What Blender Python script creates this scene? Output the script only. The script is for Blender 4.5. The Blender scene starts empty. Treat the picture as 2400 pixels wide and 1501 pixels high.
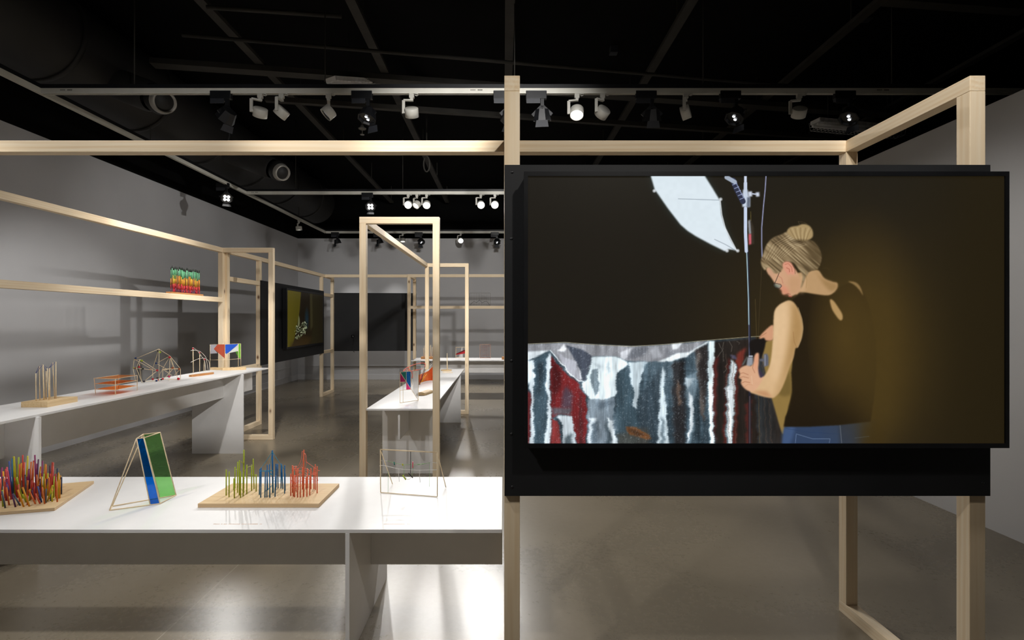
import bpy, math, random
import numpy as np
from mathutils import Vector, Matrix, Euler

# ------------------------------------------------------------------ camera, world, exposure
random.seed(7)
SC = bpy.context.scene
COL = SC.collection
F, VX, VY, H = 1210.0, 1180.0, 751.0, 1.5
cam_d = bpy.data.cameras.new('camera')
cam = bpy.data.objects.new('camera', cam_d)
COL.objects.link(cam)
cam.location = (0, 0, H)
cam.rotation_euler = (math.pi/2, 0, 0)
cam_d.sensor_width = 36.0
cam_d.lens = 36.0*F/2400
cam_d.shift_x = (1200-VX)/2400
cam_d.shift_y = (VY-750.5)/2400
cam_d.clip_start = 0.05
SC.camera = cam
SC.view_settings.view_transform = 'Standard'
SC.view_settings.look = 'None'
SC.view_settings.gamma = 1
SC.view_settings.use_curve_mapping = False
SC.view_settings.exposure = 0.0
w = bpy.data.worlds.new('world')
SC.world = w
w.use_nodes = True
w.node_tree.nodes['Background'].inputs[0].default_value = (0.02, 0.02, 0.022, 1)
w.node_tree.nodes['Background'].inputs[1].default_value = 0.2

def spot(loc, target, power, angle=45, blend=0.6, r=0.05, color=(1, 0.97, 0.94)):
    d = bpy.data.lights.new('spot_lamp', 'SPOT')
    d.energy = power; d.spot_size = math.radians(angle); d.spot_blend = blend
    d.shadow_soft_size = r; d.color = color
    o = bpy.data.objects.new('spot_lamp', d)
    COL.objects.link(o)
    o.location = loc
    o.rotation_euler = (Vector(target)-Vector(loc)).to_track_quat('-Z', 'Y').to_euler()
    return o

WARM = (1, 0.95, 0.88)
NEUT = (1, 0.975, 0.945)
# unseen lamps above the camera: some inferred from cast shadows, the rest added fill
for loc, tgt, p, a, c in [
        ((-1.3, 1.2, 3.45), (-0.9, 2.7, 0.58), 100, 50, NEUT),
        ((-2.7, 1.2, 3.45), (-2.3, 2.7, 0.58), 95, 50, NEUT),
        ((-2.3, 1.2, 3.45), (-5.2, 4.4, 0.8), 30, 80, NEUT),  # fill added to wash the near left wall
        ((-0.6, 1.2, 3.45), (-5.2, 8.6, 1.8), 140, 46, NEUT),  # fill added for the far part of the left wall
        ((0.9, 0.4, 3.45), (0.7, 3.2, 1.6), 110, 80, WARM),
        ((1.2, 1.2, 3.45), (3.49, 3.6, 0.2), 60, 80, NEUT),  # fill added to brighten the right wall
        ((1.9, 1.2, 3.45), (3.49, 6.0, 0.3), 150, 50, NEUT),  # second fill added, farther along the right wall
        ((0.4, 1.2, 3.45), (-1.6, 13, 1.6), 640, 44, NEUT),  # fill added to lift the back wall
        ((-1.4, 1.2, 3.45), (-1.4, 0.8, 0.0), 160, 84, NEUT),  # added to light the unseen floor and bounce up onto the apron
        ((0.9, 1.2, 3.45), (-3.1, 5.8, 0.3), 420, 17, NEUT),
        ((-2.5, 0.4, 3.45), (-1.9, 2.61, 2.38), 140, 42, NEUT),  # fill added to brighten the front beam
        ((-0.9, 0.95, 3.45), (-0.9, 4.54, 1.7), 170, 34, NEUT),
        ((-1.7, 0.2, 3.45), (0.1, 1.9, 1.5), 110, 34, NEUT),
        ((-2.4, 1.2, 3.45), (-3.2, 3.3, 0.9), 150, 38, NEUT),  # fill added for the near end of the left table
        ]:
    spot(loc, tgt, p, a, 0.8, 0.06, c)
# every other lamp is made together with its track head further down
TRACK_LAMPS = []

# ------------------------------------------------------------------ helpers
def W(px, py, Y):
    return Vector(((px-VX)/F*Y, Y, H-(py-VY)/F*Y))
def onz(px, py, z):
    Y = (H-z)*F/(py-VY)
    return Vector(((px-VX)/F*Y, Y, z))
def onx(px, py, X):
    Y = X*F/(px-VX)
    return Vector((X, Y, H-(py-VY)/F*Y))

class MB:
    def __init__(s): s.v = []; s.f = []; s.m = []; s.smooth = []
    def add(s, vs, fs, mi=0, sm=False):
        n = len(s.v)
        s.v += [Vector(v) for v in vs]
        for f in fs:
            s.f.append([n+i for i in f]); s.m.append(mi); s.smooth.append(sm)
        return s
    def box(s, x0, x1, y0, y1, z0, z1, mi=0):
        return s.add([(x0,y0,z0),(x1,y0,z0),(x1,y1,z0),(x0,y1,z0),(x0,y0,z1),(x1,y0,z1),(x1,y1,z1),(x0,y1,z1)],
                     [(0,3,2,1),(4,5,6,7),(0,1,5,4),(1,2,6,5),(2,3,7,6),(3,0,4,7)], mi)
    def bar(s, p, q, wd, ht, mi=0, up=(0,0,1)):
        p, q = Vector(p), Vector(q); d = (q-p).normalized(); u = Vector(up)
        if abs(d.dot(u)) > 0.98: u = Vector((0,1,0))
        a = d.cross(u).normalized()*wd/2; b = a.cross(d).normalized()*ht/2
        vs = [p-a-b,p+a-b,p+a+b,p-a+b,q-a-b,q+a-b,q+a+b,q-a+b]
        return s.add(vs, [(3,2,1,0),(4,5,6,7),(0,1,5,4),(1,2,6,5),(2,3,7,6),(3,0,4,7)], mi)
    def rod(s, p, q, r, n=8, mi=0, r2=None):
        p, q = Vector(p), Vector(q); d = (q-p).normalized()
        u = Vector((0,0,1)) if abs(d.z) < 0.9 else Vector((1,0,0))
        a = d.cross(u).normalized(); b = d.cross(a).normalized(); r2 = r if r2 is None else r2
        vs = [p+(a*math.cos(t)+b*math.sin(t))*r for t in [2*math.pi*i/n for i in range(n)]]
        vs += [q+(a*math.cos(t)+b*math.sin(t))*r2 for t in [2*math.pi*i/n for i in range(n)]]
        s.add(vs, [(i,(i+1)%n,n+(i+1)%n,n+i) for i in range(n)], mi, True)
        k = len(s.v)-2*n
        s.f.append([k+i for i in range(n)][::-1]); s.m.append(mi); s.smooth.append(False)
        s.f.append([k+n+i for i in range(n)]); s.m.append(mi); s.smooth.append(False)
        return s
    def tube(s, pts, r, n=6, mi=0):
        pts = [Vector(p) for p in pts]
        rings = []
        for i, p in enumerate(pts):
            d = (pts[min(i+1,len(pts)-1)]-pts[max(i-1,0)]).normalized()
            u = Vector((0.3,1,0.1)).normalized()
            if abs(d.dot(u)) > 0.95: u = Vector((0,0,1))
            a = d.cross(u).normalized(); b = d.cross(a).normalized()
            rings.append([p+(a*math.cos(t)+b*math.sin(t))*r for t in [2*math.pi*j/n for j in range(n)]])
        fs = []
        for i in range(len(rings)-1):
            for j in range(n):
                fs.append((i*n+j, i*n+(j+1)%n, (i+1)*n+(j+1)%n, (i+1)*n+j))
        s.add([v for rg in rings for v in rg], fs, mi, True)
        k = len(s.v)-len(rings)*n
        s.f.append([k+i for i in range(n)][::-1]); s.m.append(mi); s.smooth.append(False)
        e = k+(len(rings)-1)*n
        s.f.append([e+i for i in range(n)]); s.m.append(mi); s.smooth.append(False)
        return s
    def ball(s, c, r, n=10, mi=0, sq=1.0):
        c = Vector(c); vs = []; fs = []; m = n//2
        vs.append(c+Vector((0,0,r*sq)))
        for i in range(1, m):
            for j in range(n):
                th = math.pi*i/m; ph = 2*math.pi*j/n
                vs.append(c+Vector((r*math.sin(th)*math.cos(ph), r*math.sin(th)*math.sin(ph), r*math.cos(th)*sq)))
        vs.append(c-Vector((0,0,r*sq)))
        for j in range(n): fs.append((0, 1+j, 1+(j+1)%n))
        for i in range(m-2):
            for j in range(n):
                a = 1+i*n+j; b = 1+i*n+(j+1)%n
                fs.append((a, a+n, b+n, b))
        l = len(vs)-1
        for j in range(n): fs.append((l, l-n+(j+1)%n, l-n+j))
        return s.add(vs, fs, mi, True)
    def lathe(s, p, d, prof, n=24, mi=0):
        # prof: list of (distance along d, radius)
        p = Vector(p); d = Vector(d).normalized()
        u = Vector((0,0,1)) if abs(d.z) < 0.9 else Vector((1,0,0))
        a = d.cross(u).normalized(); b = d.cross(a).normalized(); vs = []
        for h_, r in prof:
            for j in range(n):
                t = 2*math.pi*j/n
                vs.append(p+d*h_+(a*math.cos(t)+b*math.sin(t))*max(r, 1e-4))
        fs = []
        for i in range(len(prof)-1):
            for j in range(n):
                fs.append((i*n+j, i*n+(j+1)%n, (i+1)*n+(j+1)%n, (i+1)*n+j))
        return s.add(vs, fs, mi, True)
    def sheet(s, pts, th=0.001, mi=0, nrm=None):
        pts = [Vector(p) for p in pts]
        if nrm is None: nrm = (pts[1]-pts[0]).cross(pts[2]-pts[0]).normalized()
        nrm = Vector(nrm)*th/2; n = len(pts)
        vs = [p+nrm for p in pts]+[p-nrm for p in pts]
        fs = [tuple(range(n)), tuple(range(2*n-1, n-1, -1))]+[(i, n+i, n+(i+1)%n, (i+1)%n) for i in range(n)]
        return s.add(vs, fs, mi)
    def build(s, name, mats, parent=None, bevel=0):
        if not isinstance(mats, (list, tuple)): mats = [mats]
        off = parent_loc(parent) if parent else Vector((0,0,0))
        me = bpy.data.meshes.new(name)
        me.from_pydata([tuple(v-off) for v in s.v], [], s.f)
        for m in mats: me.materials.append(m)
        me.polygons.foreach_set('material_index', s.m)
        me.polygons.foreach_set('use_smooth', s.smooth)
        me.update()
        o = bpy.data.objects.new(name, me)
        COL.objects.link(o)
        if parent: o.parent = parent
        else:
            c = sum((Vector(v) for v in s.v), Vector())/len(s.v)
            c.z = min(v.z for v in s.v)
            me.transform(Matrix.Translation(-c)); o.location = c
        if bevel:
            b = o.modifiers.new('bevel', 'BEVEL'); b.width = bevel; b.segments = 2; b.limit_method = 'ANGLE'
            b.harden_normals = False
        return o

def parent_loc(o):
    v = Vector((0,0,0))
    while o: v = v+o.location; o = o.parent
    return v
def tag(o, label=None, cat=None, group=None, kind=None):
    if label: o['label'] = label
    if cat: o['category'] = cat
    if group: o['group'] = group
    if kind: o['kind'] = kind
    return o
def thing(name, loc, label, cat, group=None):
    o = bpy.data.objects.new(name, None)
    COL.objects.link(o)
    o.location = loc; o.empty_display_size = 0.1
    return tag(o, label, cat, group)
def struct(name, mb, mat, label=None):
    o = mb.build(name, mat); return tag(o, label, None, None, 'structure')
def catmull(pts, k=8):
    pts = [Vector(p) for p in pts]; out = []
    for i in range(len(pts)-1):
        p0 = pts[max(i-1,0)]; p1 = pts[i]; p2 = pts[i+1]; p3 = pts[min(i+2,len(pts)-1)]
        for j in range(k):
            t = j/k
            out.append(0.5*((2*p1)+(p2-p0)*t+(2*p0-5*p1+4*p2-p3)*t*t+(3*p1-p0-3*p2+p3)*t**3))
    out.append(pts[-1]); return out

# ------------------------------------------------------------------ materials
def srgb(r, g, b):
    f = lambda c: (c/255/12.92) if c/255 <= 0.04045 else ((c/255+0.055)/1.055)**2.4
    return (f(r), f(g), f(b), 1)
def base_mat(name, col, rough=0.5, metal=0.0, spec=0.5):
    m = bpy.data.materials.new(name); m.use_nodes = True
    b = m.node_tree.nodes['Principled BSDF']
    b.inputs['Base Color'].default_value = col
    b.inputs['Roughness'].default_value = rough
    b.inputs['Metallic'].default_value = metal
    b.inputs['Specular IOR Level'].default_value = spec
    return m
def N(m, t, **kw):
    n = m.node_tree.nodes.new(t)
    for k, v in kw.items(): setattr(n, k, v)
    return n
def L(m, a, b): m.node_tree.links.new(a, b)
def ramp(m, stops):
    r = N(m, 'ShaderNodeValToRGB'); e = r.color_ramp.elements
    while len(e) > 1: e.remove(e[0])
    e[0].position = stops[0][0]; e[0].color = stops[0][1]
    for p, c in stops[1:]:
        x = e.new(p); x.color = c
    return r
def noisy(name, c1, c2, scale=5, rough=0.5, spec=0.5, bump=0.0, metal=0.0, detail=4, vec_scale=None):
    m = base_mat(name, c1, rough, metal, spec); b = m.node_tree.nodes['Principled BSDF']
    tc = N(m, 'ShaderNodeTexCoord'); n = N(m, 'ShaderNodeTexNoise')
    n.inputs['Scale'].default_value = scale; n.inputs['Detail'].default_value = detail
    if vec_scale:
        mp = N(m, 'ShaderNodeMapping'); mp.inputs['Scale'].default_value = vec_scale
        L(m, tc.outputs['Object'], mp.inputs[0]); L(m, mp.outputs[0], n.inputs['Vector'])
    else: L(m, tc.outputs['Object'], n.inputs['Vector'])
    r = ramp(m, [(0.3, c1), (0.7, c2)])
    L(m, n.outputs[0], r.inputs[0]); L(m, r.outputs[0], b.inputs['Base Color'])
    if bump:
        bp = N(m, 'ShaderNodeBump'); bp.inputs['Strength'].default_value = bump; bp.inputs['Distance'].default_value = 0.002
        L(m, n.outputs[0], bp.inputs['Height']); L(m, bp.outputs[0], b.inputs['Normal'])
    return m

def pine(name, axis, light, mid, dark, knots=True, s=1.0, wvf=0.22):
    m = base_mat(name, mid, 0.6, 0, 0.3); b = m.node_tree.nodes['Principled BSDF']
    tc = N(m, 'ShaderNodeTexCoord'); oi = N(m, 'ShaderNodeObjectInfo')
    add = N(m, 'ShaderNodeVectorMath', operation='ADD'); mul = N(m, 'ShaderNodeVectorMath', operation='SCALE')
    cb = N(m, 'ShaderNodeCombineXYZ')
    for i in range(3): L(m, oi.outputs['Random'], cb.inputs[i])
    L(m, cb.outputs[0], mul.inputs[0]); mul.inputs['Scale'].default_value = 17.0
    L(m, tc.outputs['Object'], add.inputs[0]); L(m, mul.outputs[0], add.inputs[1])
    sc = [60*s, 60*s, 60*s]; sc[axis] = 2.2*s
    mp = N(m, 'ShaderNodeMapping'); mp.inputs['Scale'].default_value = sc
    L(m, add.outputs[0], mp.inputs[0])
    n1 = N(m, 'ShaderNodeTexNoise'); n1.inputs['Scale'].default_value = 1.0; n1.inputs['Detail'].default_value = 5; n1.inputs['Distortion'].default_value = 0.6
    L(m, mp.outputs[0], n1.inputs['Vector'])
    sc2 = [7*s, 7*s, 7*s]; sc2[axis] = 0.35*s
    mp2 = N(m, 'ShaderNodeMapping'); mp2.inputs['Scale'].default_value = sc2
    L(m, add.outputs[0], mp2.inputs[0])
    wv = N(m, 'ShaderNodeTexWave', wave_type='RINGS'); wv.inputs['Scale'].default_value = 2.2
    wv.inputs['Distortion'].default_value = 5; wv.inputs['Detail'].default_value = 2
    L(m, mp2.outputs[0], wv.inputs['Vector'])
    mx = N(m, 'ShaderNodeMix', data_type='FLOAT'); mx.inputs[0].default_value = wvf
    L(m, n1.outputs[0], mx.inputs[2]); L(m, wv.outputs['Fac'], mx.inputs[3])
    r = ramp(m, [(0.25, light), (0.55, mid), (0.95, dark)])
    L(m, mx.outputs[0], r.inputs[0]); out = r.outputs[0]
    if knots:
        sc3 = [9, 9, 9]; sc3[axis] = 5
        mp3 = N(m, 'ShaderNodeMapping'); mp3.inputs['Scale'].default_value = sc3
        L(m, add.outputs[0], mp3.inputs[0])
        vo = N(m, 'ShaderNodeTexVoronoi'); vo.inputs['Scale'].default_value = 0.62
        L(m, mp3.outputs[0], vo.inputs['Vector'])
        kr = ramp(m, [(0.0, (1,1,1,1)), (0.055, (0.9,0.9,0.9,1)), (0.10, (0.25,0.25,0.25,1)), (0.16, (0,0,0,1))])
        L(m, vo.outputs['Distance'], kr.inputs[0])
        mc = N(m, 'ShaderNodeMix', data_type='RGBA'); L(m, kr.outputs[0], mc.inputs[0])
        L(m, out, mc.inputs[6]); mc.inputs[7].default_value = srgb(112, 74, 44); out = mc.outputs[2]
    L(m, out, b.inputs['Base Color'])
    bp = N(m, 'ShaderNodeBump'); bp.inputs['Strength'].default_value = 0.12; bp.inputs['Distance'].default_value = 0.001
    L(m, n1.outputs[0], bp.inputs['Height']); L(m, bp.outputs[0], b.inputs['Normal'])
    return m
PL, PM, PD = srgb(243, 226, 198), srgb(236, 214, 180), srgb(222, 192, 150)
PINE = [pine('pine_wood_%s' % a, i, PL, PM, PD) for i, a in enumerate('xyz')]
PLY = [pine('plywood_%s' % a, i, srgb(232,206,164), srgb(222,192,146), srgb(196,160,114), False, 1.6, 0.08) for i, a in enumerate('xyz')]
OAK = pine('brown_wood', 0, srgb(205,150,96), srgb(184,128,78), srgb(140,92,54), False)
OAKY = pine('brown_wood_lengthwise', 1, srgb(205,150,96), srgb(184,128,78), srgb(140,92,54), False)
DOWEL = noisy('dowel_wood', srgb(250,232,198), srgb(240,214,172), 40, 0.6, 0.3)
WHITE = noisy('white_laminate', srgb(240,239,238), srgb(236,235,234), 8, 0.4, 0.4)
WHITE_METAL = noisy('white_enamel', srgb(200,198,190), srgb(188,186,178), 10, 0.45, 0.5)
TRACK_M = noisy('track_enamel', srgb(214,212,202), srgb(204,202,192), 6, 0.45, 0.4)
BLACK_METAL = noisy('black_enamel', srgb(26,27,30), srgb(18,19,22), 12, 0.4, 0.5)
GREY_METAL = noisy('dark_grey_metal', srgb(46,48,54), srgb(38,40,46), 12, 0.5, 0.5)
BOARD_M = noisy('black_painted_board', srgb(33,34,36), srgb(25,26,28), 3, 0.6, 0.35)
CASE_M = noisy('screen_casing_plastic', srgb(20,21,24), srgb(14,15,17), 14, 0.35, 0.5)
CEIL_M = noisy('black_ceiling_paint', srgb(13,13,13), srgb(9,9,9), 2, 0.9, 0.1)
STEEL_M = noisy('dark_painted_steel', srgb(60,58,53), srgb(46,44,41), 3, 0.7, 0.3)
DUCT_M = noisy('dark_duct_metal', srgb(36,35,33), srgb(27,26,25), 2, 0.6, 0.4)
NOZZLE_M = noisy('aluminium_rim', srgb(168,164,156), srgb(140,137,130), 8, 0.4, 0.6, 0, 0.3)
WALL_M = noisy('grey_wall_paint', srgb(204,204,206), srgb(198,198,200), 1.2, 0.8, 0.2, 0.02)
WALLR_M = noisy('pale_wall_paint', srgb(214,213,213), srgb(208,207,207), 1.2, 0.8, 0.2, 0.02)
SKIRT_M = noisy('skirting_paint', srgb(216,216,218), srgb(210,210,212), 2, 0.6, 0.3)
INK_M = noisy('grey_print', srgb(110,108,102), srgb(98,96,90), 30, 0.7, 0.2)
PEACH_M = noisy('peach_lettering', srgb(226,190,160), srgb(218,180,150), 60, 0.7, 0.2)
WIRE_M = noisy('grey_wire', srgb(150,146,140), srgb(128,124,118), 20, 0.6, 0.3)

def paint(name, c, rough=0.55):
    c2 = tuple(min(1, x*0.86) for x in c[:3])+(1,)
    return noisy(name, c, c2, 60, rough, 0.4)
def film(name, c, op=0.25, gloss=0.08):
    m = bpy.data.materials.new(name); m.use_nodes = True; nt = m.node_tree
    nt.nodes.remove(nt.nodes['Principled BSDF']); out = nt.nodes['Material Output']
    tr = N(m, 'ShaderNodeBsdfTransparent'); tr.inputs[0].default_value = c
    df = N(m, 'ShaderNodeBsdfDiffuse'); df.inputs[0].default_value = c
    gl = N(m, 'ShaderNodeBsdfGlossy'); gl.inputs['Roughness'].default_value = 0.1
    n = N(m, 'ShaderNodeTexNoise'); n.inputs['Scale'].default_value = 6
    mr = N(m, 'ShaderNodeMapRange'); mr.inputs[3].default_value = op*0.8; mr.inputs[4].default_value = op*1.2
    L(m, n.outputs[0], mr.inputs[0])
    a = N(m, 'ShaderNodeMixShader'); b = N(m, 'ShaderNodeMixShader'); b.inputs[0].default_value = gloss
    L(m, mr.outputs[0], a.inputs[0]); L(m, tr.outputs[0], a.inputs[1]); L(m, df.outputs[0], a.inputs[2])
    L(m, a.outputs[0], b.inputs[1]); L(m, gl.outputs[0], b.inputs[2]); L(m, b.outputs[0], out.inputs[0])
    return m
def emis(name, c, s):
    m = base_mat(name, (0,0,0,1), 0.4); b = m.node_tree.nodes['Principled BSDF']
    b.inputs['Emission Color'].default_value = c; b.inputs['Emission Strength'].default_value = s
    n = N(m, 'ShaderNodeTexNoise'); n.inputs['Scale'].default_value = 30
    r = ramp(m, [(0.0, tuple(x*0.95 for x in c[:3])+(1,)), (1.0, c)])
    L(m, n.outputs[0], r.inputs[0]); L(m, r.outputs[0], b.inputs['Emission Color'])
    return m
LENS_ON = emis('lit_lamp_lens', (1, 0.97, 0.92, 1), 14)
LENS_DIM = emis('lamp_lens_glow', (1, 0.96, 0.9, 1), 1.2)
LENS_OFF = noisy('unlit_lamp_lens', srgb(40,42,46), srgb(28,30,33), 20, 0.2, 0.8)

def floor_mat():
    m = base_mat('polished_concrete', srgb(120,110,95), 0.3, 0, 0.5); b = m.node_tree.nodes['Principled BSDF']
    tc = N(m, 'ShaderNodeTexCoord')
    n1 = N(m, 'ShaderNodeTexNoise'); n1.inputs['Scale'].default_value = 0.7; n1.inputs['Detail'].default_value = 3; n1.inputs['Roughness'].default_value = 0.5; n1.inputs['Distortion'].default_value = 0.3
    n2 = N(m, 'ShaderNodeTexNoise'); n2.inputs['Scale'].default_value = 26; n2.inputs['Detail'].default_value = 6; n2.inputs['Roughness'].default_value = 0.7
    L(m, tc.outputs['Object'], n1.inputs['Vector']); L(m, tc.outputs['Object'], n2.inputs['Vector'])
    mx = N(m, 'ShaderNodeMix', data_type='FLOAT'); mx.inputs[0].default_value = 0.3
    L(m, n1.outputs[0], mx.inputs[2]); L(m, n2.outputs[0], mx.inputs[3])
    r = ramp(m, [(0.0, srgb(104,96,82)), (0.5, srgb(130,120,103)), (1.0, srgb(156,144,126))])
    L(m, mx.outputs[0], r.inputs[0])
    # saw cut joints running both ways across the slab
    sep = N(m, 'ShaderNodeSeparateXYZ'); L(m, tc.outputs['Object'], sep.inputs[0])
    def line(sock, at, wd):
        a = N(m, 'ShaderNodeMath', operation='SUBTRACT'); L(m, sock, a.inputs[0]); a.inputs[1].default_value = at
        c = N(m, 'ShaderNodeMath', operation='ABSOLUTE'); L(m, a.outputs[0], c.inputs[0])
        d = N(m, 'ShaderNodeMath', operation='LESS_THAN'); L(m, c.outputs[0], d.inputs[0]); d.inputs[1].default_value = wd
        return d.outputs[0]
    ls = [line(sep.outputs[0], -1.625, 0.0016), line(sep.outputs[1], 6.46, 0.004)]
    mc = N(m, 'ShaderNodeMix', data_type='RGBA'); L(m, ls[0], mc.inputs[0]); L(m, r.outputs[0], mc.inputs[6]); mc.inputs[7].default_value = srgb(176,168,152)
    md = N(m, 'ShaderNodeMix', data_type='RGBA'); L(m, ls[1], md.inputs[0]); L(m, mc.outputs[2], md.inputs[6]); md.inputs[7].default_value = srgb(82,74,62)
    L(m, md.outputs[2], b.inputs['Base Color'])
    rr = N(m, 'ShaderNodeMapRange'); rr.inputs[3].default_value = 0.26; rr.inputs[4].default_value = 0.29
    L(m, mx.outputs[0], rr.inputs[0]); L(m, rr.outputs[0], b.inputs['Roughness'])
    bp = N(m, 'ShaderNodeBump'); bp.inputs['Strength'].default_value = 0.10; bp.inputs['Distance'].default_value = 0.003
    L(m, n2.outputs[0], bp.inputs['Height']); L(m, bp.outputs[0], b.inputs['Normal'])
    return m
FLOOR_M = floor_mat()

def ply_edge():
    m = base_mat('plywood_edge', srgb(226,200,160), 0.6, 0, 0.3); b = m.node_tree.nodes['Principled BSDF']
    tc = N(m, 'ShaderNodeTexCoord'); sp = N(m, 'ShaderNodeSeparateXYZ'); L(m, tc.outputs['Object'], sp.inputs[0])
    mu = N(m, 'ShaderNodeMath', operation='MULTIPLY'); L(m, sp.outputs[2], mu.inputs[0]); mu.inputs[1].default_value = 1200
    si = N(m, 'ShaderNodeMath', operation='SINE'); L(m, mu.outputs[0], si.inputs[0])
    r = ramp(m, [(0.0, srgb(238,216,180)), (0.45, srgb(230,202,158)), (0.75, srgb(168,128,86))])
    mr = N(m, 'ShaderNodeMapRange'); mr.inputs[1].default_value = -1; L(m, si.outputs[0], mr.inputs[0])
    L(m, mr.outputs[0], r.inputs[0]); L(m, r.outputs[0], b.inputs['Base Color']); return m
PLYEDGE = ply_edge()
LENS_MID = emis('glinting_lamp_lens', (0.95, 0.97, 1, 1), 2.2)
# ------------------------------------------------------------------ the room
XL, XR, YB = -5.2, 3.49, 13.06
TOP = 3.57
ob = MB().box(XL-0.2, 7.0, -4.0, YB+0.2, -0.1, 0.0).build('floor', FLOOR_M)
ob.data.transform(Matrix.Translation(ob.location)); ob.location = (0,0,0); tag(ob, kind='structure')
struct('wall_left', MB().box(XL-0.15, XL, -4.0, YB, 0, TOP), WALL_M)
struct('wall_back', MB().box(XL-0.15, 7.0, YB, YB+0.15, 0, TOP), WALL_M)
struct('wall_right', MB().box(XR, XR+0.14, -4.0, 12.4, 0, 3.05), WALLR_M)
struct('wall_front', MB().box(XL-0.15, 7.0, -4.15, -4.0, 0, 4.8), WALL_M)
# painted black above the wall line
struct('trim_1', MB().box(XL-0.15, XL, -4.0, YB, TOP, 4.8), CEIL_M)
struct('trim_2', MB().box(XL-0.15, 7.0, YB, YB+0.15, TOP, 4.8), CEIL_M)
struct('wall_far_right', MB().box(7.0, 7.15, -4.15, YB+0.15, 0, 4.8), CEIL_M)
struct('ceiling', MB().box(XL-0.15, 7.15, -4.15, YB+0.15, 4.8, 4.95), CEIL_M)
struct('baseboard_left', MB().box(XL, XL+0.016, -4.0, YB, 0, 0.13), SKIRT_M)
struct('baseboard_back', MB().box(XL+0.016, 7.0, YB-0.016, YB, 0, 0.13), SKIRT_M)
struct('trim_3', MB().box(XL, XL+0.012, -4.0, YB-0.02, 0.345, 0.355), SKIRT_M)
struct('trim_4', MB().box(XL+0.016, 7.0, YB-0.012, YB, 0.345, 0.355), SKIRT_M)

# ------------------------------------------------------------------ ceiling steel, pipes, ducts
ZC = 4.4
def cline(p1, p2, z):
    a = [(p1[0]-VX)/F, (VY-p1[1])/F]; b = [(p2[0]-VX)/F, (VY-p2[1])/F]
    Ya = (z-H)/a[1]; Yb = (z-H)/b[1]
    return Vector((a[0]*Ya, Ya, z)), Vector((b[0]*Yb, Yb, z))
for i, (X, lab) in enumerate([(1.72, 'dark steel joist running back above the large screen'),
                              (3.44, 'dark steel joist above the right wall, second from the right'),
                              (5.28, 'dark steel joist at the upper right corner'),
                              (-2.76, 'dark steel joist running back at upper left'),
                              (-1.39, 'dark steel joist left of the tall near post top'),
                              (0.06, 'dark steel joist directly above the tall near post')]):
    m = MB(); m.box(X-0.045, X+0.045, 3.0, YB-0.3, ZC, ZC+0.04)
    for k in range(6): m.box(X-0.006, X+0.006, 3.2+k*1.9, 3.212+k*1.9, ZC+0.03, 4.8)
    tag(m.build('ceiling_joist', STEEL_M), lab, 'joist', 'steel joists under the ceiling')
for p1, p2, z, hw, lab in [
        ((320,145), (2225,278), 4.36, 0.07, 'broad dark beam crossing the ceiling behind the near light track'),
        ((427,82), (2050,218), 4.30, 0.02, 'thin conduit crossing the ceiling above the near light track'),
        ((700,238), (1975,325), 4.28, 0.035, 'dark conduit crossing just above the front wooden beam'),
        ((500,18), (800,38), 4.33, 0.02, 'thin conduit near the top edge at left'),
        ((2090,0), (2400,22), 4.30, 0.05, 'dark beam at the top right corner'),
        ((2000,255), (2240,290), 4.25, 0.08, 'grey duct face near the right wall top')]:
    a, b = cline(p1, p2, z); d = (b-a)
    if p1[0] > 430: a = a-d*0.05
    if a.x < -3.9: a = a+d*((-3.9-a.x)/d.x)
    if b.x > 6.9: b = a+d*((6.9-a.x)/d.x)
    m = MB()
    if hw > 0.03: m.bar(a, b, hw*2, 0.06)
    else: m.rod(a, b, hw, 8)
    tag(m.build('ceiling_pipe' if hw <= 0.035 else 'ceiling_beam', STEEL_M), lab, 'pipe' if hw <= 0.035 else 'beam', 'pipes and beams under the ceiling')

# long round duct along the left wall with two swivel nozzles
t = thing('air_duct', (-4.45, 5, 4.25), 'large round black air duct running along the left wall under the ceiling', 'air duct')
m = MB(); m.lathe((-4.45, 1.0, 4.25), (0,1,0), [(0,0.46),(11.2,0.46)], 40)
for k in range(9): m.lathe((-4.45, 1.0+1.3*k, 4.25), (0,1,0), [(0,0.46),(0.0,0.475),(0.05,0.475),(0.05,0.46)], 40)
m.build('duct_pipe', DUCT_M, t)
for (px, py, Y) in [(378, 236, 5.4), (655, 402, 7.6)]:
    c = W(px, py, Y)
    root = Vector((-4.3, Y+0.15, 4.1))
    st = MB(); d = (c-root).normalized()
    st.lathe(root, c-root, [(0,0.16),((c-root).length-0.16,0.16),((c-root).length-0.12,0.14)], 24)
    s = st.build('duct_branch', DUCT_M, t)
    bl = MB(); bl.ball(c-d*0.02, 0.145, 24); b2 = bl.build('nozzle_ball', DUCT_M, s)
    ax = Vector((0.80, -0.55, -0.42)).normalized()
    rg = MB(); rg.lathe(c-d*0.02, ax, [(0.075,0.128),(0.10,0.118),(0.135,0.112),(0.135,0.095),(0.08,0.085),(0.04,0.02)], 28)
    rg.build('nozzle_rim', NOZZLE_M, s)

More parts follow.
